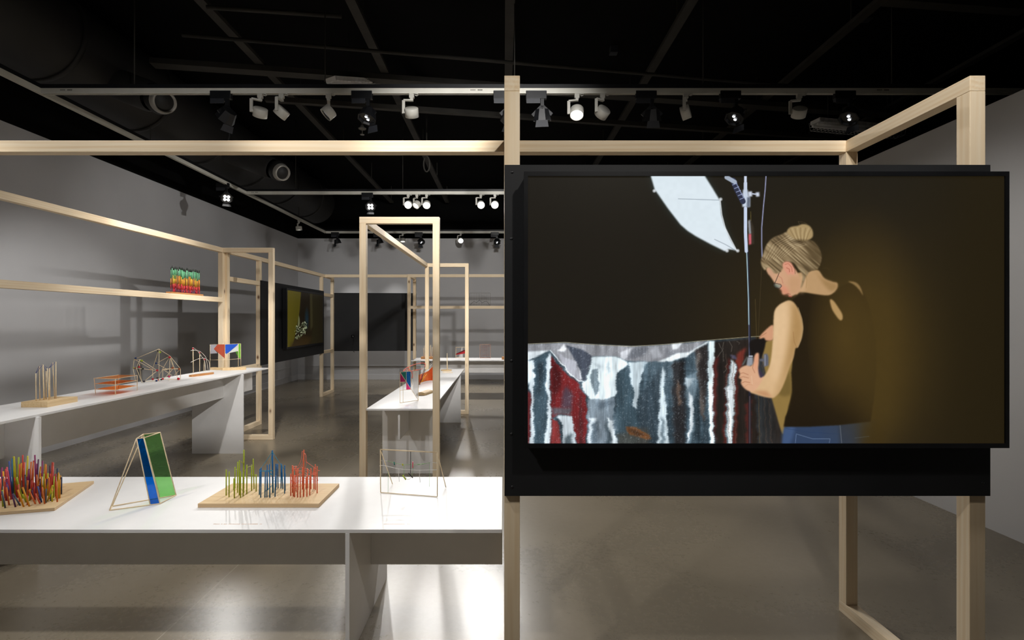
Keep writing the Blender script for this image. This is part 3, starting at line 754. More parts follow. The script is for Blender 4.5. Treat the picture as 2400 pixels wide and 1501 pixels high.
def picture_large():
    sc = 0.86; C = Canvas(int(1114*sc), int(634*sc), 1238, 408, sc)
    X, Y = C.X, C.Y
    C.a[:] = (29, 25, 18)
    C.glow(1990, 840, 520, 540, (74, 57, 24), 1.0, 1.6)
    C.glow(2030, 820, 220, 330, (84, 66, 28), 0.5, 1.3)
    C.blend(np.clip((X-2200)/170, 0, 1)*0.65, (32, 26, 10))
    C.blend(np.clip((560-Y)/200, 0, 1)*0.55, (31, 28, 20))
    C.blend(np.clip((1480-X)/300, 0, 1)*0.5, (24, 21, 16))
    # studio umbrella with a cool glow round its edge
    umb = [(1526,408),(1535,440),(1540,447),(1566,485),(1595,523),(1612,538),(1632,551),(1669,571),(1699,586),(1706,581),(1716,582),(1727,585),(1713,560),(1698,525),(1691,500),(1688,467),(1669,435),(1652,408)]
    C.blend(C.pmask(umb, 9)*0.45, (60, 88, 96))
    um = C.poly(umb, (221, 233, 240), 0.5)
    C.blend(um*np.clip((440-Y)/60, 0, 1)*0.5, (210, 224, 232))
    C.blend(um*np.clip((Y-520)/80, 0, 1)*0.4, (226, 232, 242))
    C.line([(1590,462),(1625,463),(1687,465)], 1.2, (122,134,146), 0.9)
    C.line([(1675,558),(1700,570),(1722,583)], 1.2, (110,120,132), 0.8)
    C.line([(1688,466),(1692,500),(1700,532),(1726,584)], 1.6, (250,252,255), 0.8)
    for p in ((1534,443),(1689,463),(1704,585),(1729,585)): C.glow(p[0], p[1], 5, 5, (235,240,246), 1, 0.6)
    # foil curtain
    foil = [(1236,806),(1290,804),(1325,802),(1352,805),(1380,806),(1430,808),(1480,811),(1520,810),(1560,807),(1610,801),(1660,797),(1700,795),(1770,789),(1800,862),(1812,920),(1822,960),(1830,1010),(1836,1044),(1236,1044)]
    fm = C.poly(foil, (58, 74, 84), 0.5)
    n1 = vnoise(X, Y, 0.055, 0.006, 1); n2 = vnoise(X, Y, 0.16, 0.02, 2); n3 = vnoise(X, Y, 0.02, 0.22, 3); n4 = vnoise(X, Y, 0.5, 0.5, 5)
    f = 0.5*n1+0.3*n2+0.2*n3
    C.blend(fm*np.clip((f-0.45)*2.2, 0, 1)*0.65*(X < 1660), (128, 150, 164))
    C.blend(fm*np.clip((0.45-f)*3, 0, 1)*0.7, (26, 34, 40))
    c5 = lambda x, y: (1230+x/4.528, 780+y/4.528)
    def P5(pts, col, soft=1.0, alpha=1, smooth=False): return C.poly([c5(*p) for p in pts], col, soft, alpha, smooth, fm)
    P5([(1990,90),(2400,60),(2480,1220),(2020,1220)], (34,28,24), 2, 0.92)
    P5([(1560,300),(1700,300),(1700,1220),(1580,1220)], (34,30,30), 3, 0.8)
    P5([(1240,640),(1440,380),(1420,1220),(1200,1220)], (44,54,62), 3, 0.6)
    P5([(980,430),(1100,400),(1160,640),(1180,880),(1220,1000),(1190,1220),(980,1220)], (58,76,86), 2, 0.85)
    P5([(980,1090),(1300,1000),(1340,1220),(970,1220)], (72,66,56), 4, 0.6)
    P5([(100,290),(240,210),(235,1220),(110,1220),(95,900),(95,640)], (66,86,98), 1.5, 0.9)
    P5([(140,330),(200,300),(190,640),(150,700)], (38,50,58), 3, 0.8)
    P5([(0,610),(70,640),(60,1220),(0,1220)], (104,38,40), 2, 0.9)
    P5([(34,290),(100,290),(105,450),(90,700),(110,1220),(60,1220),(70,640),(36,520)], (226,240,248), 1.0, 0.95)
    P5([(230,290),(270,210),(288,290),(270,420),(275,760),(280,1220),(216,1220),(240,900),(250,700),(228,560)], (228,242,250), 0.9, 1)
    P5([(280,240),(350,340),(460,440),(560,540),(640,660),(665,850),(650,1220),(560,1220),(510,950),(500,880),(380,870),(280,900)], (112,36,38), 1.6, 1)
    P5([(300,300),(400,420),(380,600),(300,680)], (70,24,26), 4, 0.8)
    P5([(430,560),(510,640),(510,800),(380,800)], (78,72,86), 4, 0.8)
    P5([(580,600),(610,640),(630,1220),(570,1220)], (64,34,36), 4, 0.75)
    P5([(285,800),(500,800),(490,870),(290,880)], (94,94,102), 2, 0.9)
    P5([(330,890),(500,880),(520,960),(545,1220),(405,1220),(390,960)], (214,226,234), 1.2, 1)
    P5([(420,1110),(500,1060),(500,1220),(415,1220)], (74,88,96), 3, 0.9)
    P5([(280,900),(350,950),(395,1220),(280,1220)], (124,50,50), 1.5, 1)
    # folded-over top hem
    P5([(34,118),(410,104),(560,110),(900,130),(1200,140),(1500,125),(1760,105),(1940,78),(1740,210),(1600,270),(1450,300),(1300,305),(1180,300),(1060,285),(960,250),(720,250),(690,360),(640,480),(600,515),(560,520),(430,380),(270,185),(180,215),(34,240)], (140,142,148), 0.8, 1)
    P5([(34,200),(260,185),(170,235),(34,290)], (232,242,248), 1.0, 0.9)
    P5([(440,130),(620,180),(720,250),(680,380),(640,500),(600,510),(590,400),(500,230)], (66,72,84), 1.5, 1)
    P5([(560,320),(600,470),(590,515),(570,480)], (210,214,222), 1, 0.8)
    P5([(420,110),(440,170),(420,200),(340,190),(390,160)], (236,240,244), 1, 1)
    P5([(340,200),(430,260),(540,300),(580,500),(560,510),(430,370)], (172,174,184), 1.2, 0.9)
    P5([(1010,210),(1150,150),(1130,240),(1060,280),(1020,260)], (205,209,216), 1.5, 0.8)
    P5([(1150,160),(1330,140),(1250,250),(1070,285)], (104,108,116), 2, 0.9)
    P5([(1330,190),(1400,130),(1460,250),(1360,270)], (190,194,202), 2, 0.7)
    P5([(1560,120),(1680,100),(1620,170),(1570,180)], (228,234,240), 1.3, 0.8)
    P5([(1480,150),(1560,190),(1740,200),(1500,270)], (110,114,122), 3, 0.6)
    P5([(1740,205),(1950,80),(1940,110),(1820,180),(1700,260),(1540,300),(1400,305),(1490,270),(1620,215)], (236,246,250), 0.9, 1)
    C.line([c5(*p) for p in [(270,185),(560,520),(620,520)]], 2.2, (228,238,244), 0.9, 1)
    # bright central blaze
    P5([(720,255),(960,250),(1070,290),(1100,330),(1000,400),(975,430),(965,680),(850,710),(690,720),(640,640),(600,550),(640,500),(690,400)], (228,243,249), 0.9, 1)
    P5([(730,390),(790,380),(780,620),(750,690),(690,480)], (112,128,138), 1.5, 0.95)
    P5([(735,310),(830,350),(790,380),(740,350)], (176,190,198), 2, 0.7)
    P5([(880,320),(900,300),(910,400),(885,470)], (150,166,174), 2, 0.8)
    P5([(670,720),(960,690),(940,880),(980,1220),(670,1220)], (138,152,164), 1.5, 0.85)
    P5([(760,740),(960,720),(950,770),(770,820)], (92,106,118), 2, 0.8)
    P5([(690,900),(780,900),(720,980),(700,1220),(670,1220)], (222,234,242), 1.5, 0.9)
    P5([(870,900),(930,940),(985,1220),(930,1220)], (230,242,248), 1.2, 0.95)
    P5([(860,920),(900,1000),(930,1220),(870,1220)], (70,84,92), 2, 0.9)
    P5([(720,950),(780,930),(770,1180),(720,1180)], (86,100,112), 3, 0.9)
    P5([(1100,310),(1310,305),(1250,420),(1220,560),(1205,720),(1190,820),(1155,790),(1160,640),(1120,450)], (214,230,238), 1.3, 0.92)
    P5([(1260,320),(1480,320),(1470,360),(1300,420)], (84,104,116), 3, 0.8)
    P5([(1465,350),(1490,420),(1480,620),(1500,800),(1510,960),(1530,1220),(1410,1220),(1425,860),(1440,560)], (222,238,246), 1.6, 0.9)
    P5([(1450,880),(1480,940),(1485,1220),(1440,1220)], (92,108,118), 2.5, 0.9)
    P5([(1620,500),(1650,560),(1640,640),(1660,770),(1630,770),(1615,640)], (120,96,80), 2, 0.7)
    P5([(1700,480),(1830,400),(1830,560),(1790,700),(1780,860),(1800,960),(1770,1120),(1730,1220),(1710,1220),(1750,1000),(1740,820),(1710,700)], (130,152,166), 2.5, 0.75)
    P5([(1735,620),(1780,700),(1785,940),(1760,1080),(1720,1200),(1745,1000),(1750,860)], (236,246,252), 1.2, 0.95)
    P5([(1700,480),(1830,480),(1780,500),(1720,600)], (214,228,236), 1.5, 0.6)
    P5([(1800,180),(1940,120),(1940,500),(1900,960),(1860,840),(1850,560),(1820,320)], (46,40,38), 2, 0.9)
    P5([(1850,180),(1870,260),(1830,330),(1870,640),(1910,820),(1900,940),(1860,820),(1855,560),(1800,300)], (112,104,98), 2, 0.6)
    P5([(1950,85),(2015,85),(2005,300),(2005,600),(1995,900),(2010,1220),(1965,1220),(1950,700),(1945,300)], (226,244,248), 0.9, 1)
    P5([(2010,270),(2050,240),(2030,900),(2020,1220),(2000,900)], (96,36,32), 2, 0.7)
    P5([(2260,210),(2350,150),(2300,330),(2250,420),(2220,300)], (140,52,42), 2, 0.85)
    P5([(2170,230),(2230,240),(2240,280),(2190,270)], (88,88,120), 1.5, 0.8)
    P5([(2150,260),(2260,360),(2245,1220),(2100,1220),(2130,600)], (104,40,36), 2, 0.8)
    P5([(2175,270),(2240,350),(2225,600),(2220,820),(2200,1220),(2125,1220),(2135,800),(2130,600),(2160,420)], (96,116,124), 1.5, 1)
    P5([(2180,275),(2230,350),(2225,600),(2210,820),(2190,1220),(2150,1220),(2150,800),(2135,600),(2165,560)], (232,243,249), 0.9, 1)
    C.line([c5(2120,600), c5(2225,604)], 0.8, (150,168,180), 0.9)
    P5([(2340,760),(2400,700),(2400,1220),(2350,1220)], (104,40,38), 2, 0.8)
    P5([(1060,1010),(1180,1010),(1270,1060),(1360,1140),(1300,1150),(1200,1110),(1100,1090)], (112,74,46), 1.5, 0.95)
    P5([(1090,1040),(1180,1040),(1270,1090),(1180,1110)], (60,42,30), 2, 0.8)
    for (x, y, a, b) in ((2060,110,2100,300),(2110,100,2040,260),(2170,90,2190,200),(2250,90,2270,120),(2140,330,2100,420)):
        C.line([c5(x,y), c5((x+a)/2+20,(y+b)/2), c5(a,b)], 1.2, (110,104,96), 0.7, 0.8, fm)
    C.blend(fm*np.clip(n4-0.72, 0, 1)*1.1*(X < 1660), (210,222,230))
    C.blend(fm*np.clip((X-1690)/140, 0, 1)*0.8, (40,30,24))
    for xx in (1700, 1715, 1772, 1786, 1797): C.line([(xx,830),(xx+10,1042)], 1.6, (86,70,60), 0.6, 1.2, fm)
    C.line([(1238,806),(1325,802),(1400,808),(1480,811.5),(1560,807),(1660,797),(1755,789),(1790,787)], 1.1, (178,168,140), 0.9)
    # crinkle the foil: ragged band edges and fine vertical sheen
    dx = 6*(vnoise(X, Y, 0.04, 0.10, 21)-0.5)+2.6*(vnoise(X, Y, 0.2, 0.5, 22)-0.5)
    dy = 5*(vnoise(X, Y, 0.08, 0.06, 23)-0.5)
    jj = np.clip((np.arange(C.w)[None, :]+dx*sc*np.clip((Y-815)/40, 0, 1)).astype(int), 0, C.w-1)
    ii = np.clip((np.arange(C.h)[:, None]+dy*sc*np.clip((Y-835)/60, 0, 1)).astype(int), 0, C.h-1)
    wz = C.a[ii, jj]; C.a = C.a*(1-fm[..., None])+wz*fm[..., None]
    sheen = 0.76+0.34*vnoise(X, Y, 0.09, 0.015, 24)+0.20*vnoise(X, Y, 0.45, 0.05, 25)
    C.a = C.a*(1-fm[..., None])+np.clip(C.a*sheen[..., None], 0, 250)*fm[..., None]
    # light stand
    C.line([(1752,585),(1757,800),(1757,1042)], 5.5, (34,34,44), 1)
    C.line([(1750,590),(1754,700),(1755,760)], 2.2, (176,206,216), 0.95)
    C.line([(1755,760),(1756,870)], 1.4, (120,126,156), 0.8)
    C.line([(1757,930),(1757,1042)], 1.5, (124,100,96), 0.7)
    C.line([(1770,700),(1778,950),(1780,1042)], 1.0, (120,100,60), 0.5)
    C.line([(1747,408),(1747,425)], 6, (206,216,236), 1)
    C.line([(1747,425),(1747,440)], 8, (196,206,226), 1)
    C.poly([(1741,440),(1752,440),(1754,456),(1758,458),(1758,481),(1740,481),(1740,458)], (198,209,226), 0.6)
    C.poly([(1751,458),(1758,458),(1757,481),(1750,481)], (96,104,120), 1)
    C.line([(1747,484),(1747,540),(1749,586)], 7.5, (200,212,236), 1)
    C.poly([(1753,445),(1762,444),(1763,456),(1754,457)], (206,214,230), 0.5)
    C.line([(1763,450),(1771,451)], 3, (186,194,212), 1)
    C.poly([(1770,447),(1779,446),(1780,456),(1772,457)], (206,214,230), 0.5)
    C.line([(1718,418),(1727,440),(1741,468)], 13, (46,50,72), 1)
    C.line([(1703,411),(1722,422)], 10, (178,190,208), 0.9)
    for k in range(5):
        x = 1722+k*4.3; y = 426+k*8.5; C.line([(x-5,y+3),(x+5,y-1)], 1.5, (168,180,216), 0.9)
    C.line([(1726,426),(1742,458)], 1.4, (172,184,222), 0.9)
    C.line([(1759,492),(1760,514)], 0.8, (150,134,70), 0.8)
    C.poly([(1753,514),(1758,511),(1761,545),(1755,546)], (150,152,158), 0.5)
    C.poly([(1754,545),(1761,545),(1761,569),(1755,571)], (206,98,110), 0.5)
    C.poly([(1760,512),(1766,530),(1767,570),(1762,568)], (58,50,40), 0.8)
    C.line([(1795,408),(1793,440),(1789,480),(1785,530),(1785,570),(1786,606)], 2.4, (150,154,188), 0.95)
    C.line([(1786,600),(1781,700),(1776,800)], 1.0, (92,76,50), 0.5)
    # the person seen from behind
    k2 = lambda x, y: (1680+x/2.588, 480+y/2.588)
    def Q(pts, col, soft=0.8, alpha=1, smooth=True, within=None): return C.poly([k2(*p) for p in pts], col, soft, alpha, smooth, within)
    # cream cloth between arm and body
    Q([(275,870),(330,820),(420,850),(460,960),(450,1150),(430,1240),(415,1360),(395,1390),(350,1240),(300,1050)], (142,116,64), 1.5, 1)
    Q([(440,1010),(450,1150),(370,1150),(410,1060)], (108,88,46), 3, 0.8)
    Q([(200,830),(290,810),(280,900),(240,960),(215,920)], (26,22,20), 1, 1)
    # far hand
    Q([(258,800),(290,762),(340,728),(342,812),(300,822),(285,806),(262,812)], (206,152,118), 0.8)
    C.line([k2(262,800), k2(300,775)], 1.2, (150,100,74), 0.7)
    # jeans
    Q([(408,1350),(560,1340),(740,1335),(920,1320),(950,1370),(930,1460),(395,1460)], (50,66,94), 1.5, 1, False)
    Q([(408,1360),(470,1350),(440,1460),(395,1460)], (68,90,128), 4, 0.8)
    C.blend(C.pmask([k2(740,1330), k2(960,1310), k2(960,1460), k2(740,1460)], 3)*0.55, (44, 48, 56))
    C.blend(C.pmask([k2(880,1310), k2(1000,1300), k2(1000,1460), k2(860,1460)], 14)*0.95, (58, 45, 19))
    C.line([k2(480,1400), k2(475,1450)], 1, (120,142,180), 0.8); C.line([k2(480,1395), k2(580,1425), k2(685,1425), k2(680,1450)], 1, (120,140,172), 0.8)
    C.line([k2(420,1362), k2(560,1385), k2(740,1395)], 0.9, (40,58,92), 0.8); C.line([k2(745,1340), k2(755,1450)], 1.6, (112,122,136), 0.7)
    C.line([k2(835,1420), k2(920,1410)], 0.9, (96,106,118), 0.6)
    # black sleeveless top
    top = [(455,575),(510,524),(575,532),(670,545),(735,500),(800,470),(850,475),(885,520),(930,640),(960,820),(965,1000),(950,1180),(930,1318),(740,1340),(560,1350),(405,1350),(415,1290),(440,1235),(458,1140),(450,1020),(468,880),(490,862),(515,800),(521,740),(512,680),(488,620)]
    tm = Q(top, (38,29,15), 1, 1, False)
    C.blend(np.clip(tm-0, 0, 1)*np.clip(1-np.hypot((X-1985)/95, (Y-790)/190), 0, 1)**0.8*0.95, (76,59,26))
    C.glow(2030, 800, 150, 330, (80,62,27), 0.6, 1.0)
    C.blend(tm*np.clip((Y-900)/130, 0, 1)*0.65, (27,20,11))
    C.blend(C.pmask([k2(830,600), k2(1080,560), k2(1080,1330), k2(860,1345)], 26)*0.7, (70,55,24))
    C.blend(np.clip((X-2080)/200, 0, 1)*0.65, (36,28,11))
    # neck and nape
    Q([(470,420),(540,400),(610,390),(650,440),(700,462),(728,470),(728,500),(705,530),(670,545),(600,538),(540,528),(505,524),(480,540),(470,500)], (184,148,106), 0.9)
    Q([(600,395),(640,440),(700,465),(728,475),(724,502),(690,520),(640,470)], (150,118,74), 3, 0.7)
    Q([(490,440),(540,430),(530,520),(500,522)], (206,168,128), 4, 0.7)
    # keyhole and far shoulder
    Q([(684,572),(705,578),(735,620),(758,660),(760,690),(745,698),(720,668),(695,625)], (176,142,92), 0.9)
    Q([(795,460),(840,466),(868,495),(884,545),(862,512),(830,480)], (140,112,70), 1)
    # head
    face = [(300,380),(330,360),(400,350),(470,380),(500,440),(505,500),(490,528),(465,545),(440,552),(428,535),(408,540),(396,536),(392,515),(375,500),(350,470),(325,430),(308,410)]
    Q(face, (204,158,124), 0.8)
    Q([(380,480),(430,500),(440,545),(410,540),(394,530)], (214,132,108), 3, 0.6)
    Q([(304,378),(330,370),(345,430),(325,425)], (196,152,124), 2, 0.6)
    Q([(440,440),(500,430),(505,500),(470,540),(440,520)], (190,148,108), 5, 0.7)
    C.line([k2(428,533), k2(446,540)], 1.2, (140,72,60), 0.8)
    C.line([k2(436,550), k2(452,553)], 2.4, (168,86,74), 0.8)
    # glasses
    C.line([k2(398,356), k2(372,420), k2(352,468), k2(344,484)], 1.4, (52,44,40), 0.95)
    C.line([k2(344,480), k2(352,470), k2(385,478), k2(392,488), k2(380,502), k2(355,496), k2(344,484)], 1.5, (50,46,46), 1)
    Q([(350,476),(384,482),(388,490),(378,498),(356,493)], (126,140,130), 0.6, 0.8)
    C.line([k2(372,425), k2(392,440), k2(400,470)], 1.4, (168,90,80), 0.5)
    # hair
    hair = [(272,360),(268,330),(282,290),(292,255),(315,215),(345,190),(390,172),(430,155),(470,170),(520,200),(570,210),(600,235),(622,270),(632,310),(625,350),(605,385),(560,400),(535,440),(520,480),(508,500),(520,430),(495,385),(470,350),(440,338),(405,345),(398,380),(380,405),(350,410),(330,385),(310,372),(290,390)]
    hm = Q(hair, (128,108,78), 1)
    hn = vnoise(X*0.75+Y*0.66, Y*0.75-X*0.66, 0.03, 0.32, 11)
    C.blend(hm*np.clip((hn-0.45)*2.4, 0, 1)*0.85, (180,160,124))
    C.blend(hm*np.clip((0.42-hn)*3, 0, 1)*0.75, (74,60,40))
    C.blend(hm*np.clip((X-1870)/60, 0, 1)*0.55, (66,52,30))
    C.blend(hm*np.clip((565-Y)/30, 0, 1)*np.clip((1850-X)/50, 0, 1)*0.35, (184,170,140))
    for i in range(16):
        a = i/15; x0, y0 = 285+a*120, 330-a*20; x1, y1 = 430+a*110, 175+a*60
        C.line([k2(x0,y0), k2((x0+x1)/2-22+a*30,(y0+y1)/2-22), k2(x1,y1)], 0.9, (196,176,140) if i % 2 else (90,72,48), 0.5, 0.7, hm)
    Q([(545,230),(580,215),(610,250),(630,310),(600,330),(560,310)], (84,68,44), 4, 0.6)
    bun = [(430,140),(450,125),(490,118),(520,108),(555,116),(578,145),(580,185),(555,205),(520,215),(480,205),(445,180),(425,160)]
    bm = Q(bun, (166,142,100), 0.9)
    for i in range(9):
        a = i/8; C.line([k2(440+a*130,130+abs(a-0.5)*10), k2(455+a*100,165), k2(480+a*60,208)], 1.1, (210,190,150) if i % 2 else (104,84,56), 0.6, 0.8, bm)
    C.glow(*k2(500,215), 30, 8, (60,46,28), 0.8, 1)
    C.line([k2(500,110), k2(492,92), k2(530,98), k2(545,108)], 0.7, (128,108,76), 0.5)
    C.line([k2(640,380), k2(668,376), k2(682,392)], 0.7, (84,66,38), 0.5)
    C.line([k2(535,400), k2(545,450), k2(540,500)], 1.4, (150,118,70), 0.5)
    # ear
    Q([(398,358),(410,340),(435,338),(455,352),(468,378),(472,405),(460,420),(445,412),(432,420),(420,405),(408,385)], (216,150,124), 0.7)
    C.line([k2(412,356), k2(432,350), k2(452,372), k2(456,400)], 1.3, (170,96,76), 0.8)
    C.line([k2(422,376), k2(438,384), k2(440,402)], 1.5, (160,86,68), 0.8)
    C.line([k2(455,352), k2(472,385), k2(474,412)], 1.2, (90,54,40), 0.7)
    # near arm
    arm = [(340,800),(343,700),(350,640),(375,605),(415,582),(440,577),(465,590),(490,628),(510,680),(520,740),(514,800),(498,845),(486,866),(474,868),(462,930),(440,980),(415,1060),(385,1130),(355,1165),(335,1174),(290,1168),(230,1150),(200,1132),(205,1060),(250,1055),(285,1040),(315,990),(330,920)]
    am = Q(arm, (214,178,134), 0.9)
    C.blend(am*C.pmask([k2(x, y) for x, y in [(465,590),(520,740),(486,866),(440,980),(355,1170),(400,1000),(430,850),(450,700)]], 7, True)*0.7, (172,136,86))
    C.blend(am*C.pmask([k2(x, y) for x, y in [(340,800),(350,640),(380,610),(370,800),(345,960),(325,990)]], 4)*0.5, (226,196,156))
    C.blend(am*C.pmask([k2(x, y) for x, y in [(200,1130),(290,1168),(340,1174),(300,1130)]], 4)*0.6, (178,120,84))
    C.blend(am*C.pmask([k2(x, y) for x, y in [(440,560),(540,560),(540,1200),(330,1200),(400,1080),(430,900),(450,760)]], 9)*0.35, (150, 112, 62))
    C.blend(am*C.pmask([k2(x, y) for x, y in [(380,600),(430,585),(440,700),(410,900),(370,1050),(330,1060),(360,900),(370,720)]], 8)*0.35, (236, 206, 166))
    C.line([k2(462,770), k2(468,830), k2(484,866)], 1.2, (150,108,66), 0.7)
    C.line([k2(492,620), k2(515,690), k2(521,750), k2(508,820), k2(490,864)], 1.3, (176,150,110), 0.7)
    # near hand with thumb up and curled fingers
    C.line([k2(196,918), k2(214,918)], 3, (180,184,192), 1)
    C.poly([k2(186,925), k2(218,922), k2(218,972), k2(178,985)], (146,150,158), 0.6)
    C.poly([k2(150,975), k2(182,920), k2(188,918), k2(164,968)], (104,112,110), 0.6)
    C.poly([k2(283,905), k2(305,903), k2(313,925), k2(312,975), k2(285,985), k2(282,950), k2(258,948), k2(258,936), k2(282,934)], (96,98,110), 0.8)
    C.line([k2(292,912), k2(292,975)], 1.2, (190,192,206), 0.8)
    C.poly([k2(250,985), k2(285,1040), k2(262,1058), k2(245,1030)], (60,52,70), 1)
    hand = [(134,1003),(150,985),(176,975),(205,978),(222,960),(228,920),(240,900),(254,905),(252,960),(250,1000),(262,1050),(285,1045),(240,1120),(205,1134),(170,1118),(146,1085),(150,1062),(134,1050),(140,1028)]
    hd = Q(hand, (216,168,134), 0.8)
    Q([(228,925),(240,902),(252,908),(248,970),(240,1010),(226,980)], (222,150,118), 2, 0.6)
    for pts in ([(136,1026),(160,1020),(190,1032)], [(134,1050),(160,1044),(192,1052)], [(148,1084),(170,1074),(200,1080)], [(222,964),(216,990),(230,1020)]):
        C.line([k2(*p) for p in pts], 1.3, (156,98,72), 0.7, 0.8, hd)
    C.line([k2(165,1108), k2(190,1090), k2(215,1095)], 1, (196,140,104), 0.7)
    C.line([k2(210,1040), k2(215,1090)], 1.4, (230,196,164), 0.6)
    g = vnoise(X, Y, 0.11, 0.11, 9)
    C.a *= (0.99+0.02*g)[..., None]
    return np.clip(C.a, 0, 255)

def picture_small():
    C = Canvas(300, 170, 0, 0, 1); X, Y = C.X, C.Y
    C.a[:] = (24, 17, 5)
    C.poly([(0,0),(104,0),(92,60),(70,110),(50,152),(30,170),(0,170)], (66,60,8), 2)
    C.poly([(0,0),(60,0),(40,100),(20,170),(0,170)], (74,66,10), 14, 0.8)
    C.poly([(104,0),(176,0),(176,90),(150,110),(92,110),(96,60)], (18,12,3), 3)
    C.poly([(176,0),(200,0),(206,110),(180,125)], (42,38,20), 4)
    C.poly([(200,0),(300,0),(300,170),(180,170),(206,110)], (27,23,8), 6)
    C.glow(150, 85, 22, 42, (16,34,44), 1, 0.7)
    C.poly([(84,72),(92,84),(94,108),(76,112)], (96,98,66), 1.5)
    rs = np.random.RandomState(4)
    for i in range(130):
        x = 62+rs.rand()*90; y = 108+rs.rand()*42-(x-62)*0.22
        if y > 155-(x-62)*0.35: continue
        l = 3+rs.rand()*9; a = rs.rand()*3.1
        C.line([(x,y),(x+l*math.cos(a),y+l*math.sin(a)*0.7)], 1.2+rs.rand()*2.4, [(128,140,108),(178,186,150),(70,78,54),(22,22,12)][rs.randint(4)], 0.85)
    C.poly([(20,160),(120,140),(200,150),(160,170),(20,170)], (46,32,8), 6, 0.7)
    C.blend(np.clip((X-215)/85, 0, 1)*0.6, (20, 14, 5))
    return np.clip(C.a, 0, 255)

def screen_mat(name):
    m = base_mat(name, (0.004,0.004,0.004,1), 0.35, 0, 0.25); b = m.node_tree.nodes['Principled BSDF']
    at = N(m, 'ShaderNodeAttribute'); at.attribute_name = 'picture'
    L(m, at.outputs['Color'], b.inputs['Emission Color']); b.inputs['Emission Strength'].default_value = 1.0
    return m
SCREEN_M = screen_mat('lit_screen')

def television(p, q, z0, z1, th, lab, img, bez=(0.014, 0.016)):
    """flat screen: p..q is the front lower edge seen left to right, th its thickness behind"""
    p, q = Vector((p[0],p[1],0)), Vector((q[0],q[1],0)); d = (q-p).normalized(); n = Vector((d.y,-d.x,0)); Wd = (q-p).length
    t = thing('television', (p+q)/2-n*th/2+Vector((0,0,z0)), lab, 'television', 'wall-mounted flat screens')
    U = Vector((0,0,1))
    def pt(u, v, w_): return p+d*u+U*v-n*w_
    def hexa(m, u0, u1, v0, v1, w0, w1):
        vs = [pt(u0,v0,w0),pt(u1,v0,w0),pt(u1,v0,w1),pt(u0,v0,w1),pt(u0,v1,w0),pt(u1,v1,w0),pt(u1,v1,w1),pt(u0,v1,w1)]
        m.add(vs, [(0,3,2,1),(4,5,6,7),(0,1,5,4),(1,2,6,5),(2,3,7,6),(3,0,4,7)])
    m = MB(); hexa(m, 0.004, Wd-0.004, z0+0.004, z1-0.004, 0.02, th); m.build('casing', CASE_M, t)
    m = MB(); bx, bz = bez
    hexa(m, 0, bx, z0, z1, 0, 0.02); hexa(m, Wd-bx, Wd, z0, z1, 0, 0.02)
    hexa(m, bx, Wd-bx, z0, z0+bz, 0, 0.02); hexa(m, bx, Wd-bx, z1-bz, z1, 0, 0.02)
    m.build('bezel', CASE_M, t)
    hgt, wid, _ = img.shape; off = parent_loc(t)
    us = np.linspace(bx, Wd-bx, wid); vs_ = np.linspace(z1-bz, z0+bz, hgt)
    Ug, Vg = np.meshgrid(us, vs_)
    base = p-n*0.005-off
    co = np.stack([base.x+d.x*Ug, base.y+d.y*Ug, base.z+Vg], -1).reshape(-1, 3)
    idx = np.arange(hgt*wid).reshape(hgt, wid)
    fc = np.stack([idx[1:,:-1], idx[1:,1:], idx[:-1,1:], idx[:-1,:-1]], -1).reshape(-1, 4)
    me = bpy.data.meshes.new('screen'); me.vertices.add(len(co)); me.vertices.foreach_set('co', co.ravel())
    me.loops.add(fc.size); me.loops.foreach_set('vertex_index', fc.ravel().astype(np.int32))
    me.polygons.add(len(fc)); me.polygons.foreach_set('loop_start', np.arange(0, fc.size, 4, dtype=np.int32))
    me.update(calc_edges=True)
    ca = me.color_attributes.new('picture', 'FLOAT_COLOR', 'POINT')
    rgba = np.ones((hgt*wid, 4), np.float32); rgba[:, :3] = lin(img).reshape(-1, 3)
    ca.data.foreach_set('color', rgba.ravel()); me.materials.append(SCREEN_M); me.validate()
    o = bpy.data.objects.new('screen', me); COL.objects.link(o); o.parent = t
    return t
tvY = 1.83
a, b = W(1228, 1051, tvY), W(2366, 1051, tvY)
t1 = television((a.x, tvY), (b.x, tvY), a.z, H-(402-VY)/F*tvY, 0.068, 'large flat television playing a video of a person beside a light stand', picture_large())
television((-3.40, 8.10), (-3.447, 9.90), 1.045, 2.005, 0.068, 'smaller-looking dark television on the left playing a dim olive picture', picture_small(), (0.03, 0.03))
# ------------------------------------------------------------------ models on the front table
COLS = {k: paint('painted_stick_'+k, srgb(*v)) for k, v in dict(
    pink=(226,74,96), red=(206,62,52), orange=(226,116,50), amber=(232,158,24), yellow=(206,196,36), lime=(176,196,48),
    blue=(62,84,156), sky=(54,120,170), violet=(150,44,104), plum=(92,42,84), slate=(84,96,112), coral=(232,96,70), navy=(44,58,92),
    fern=(120,130,40)).items()}
zb = ZF+0.015
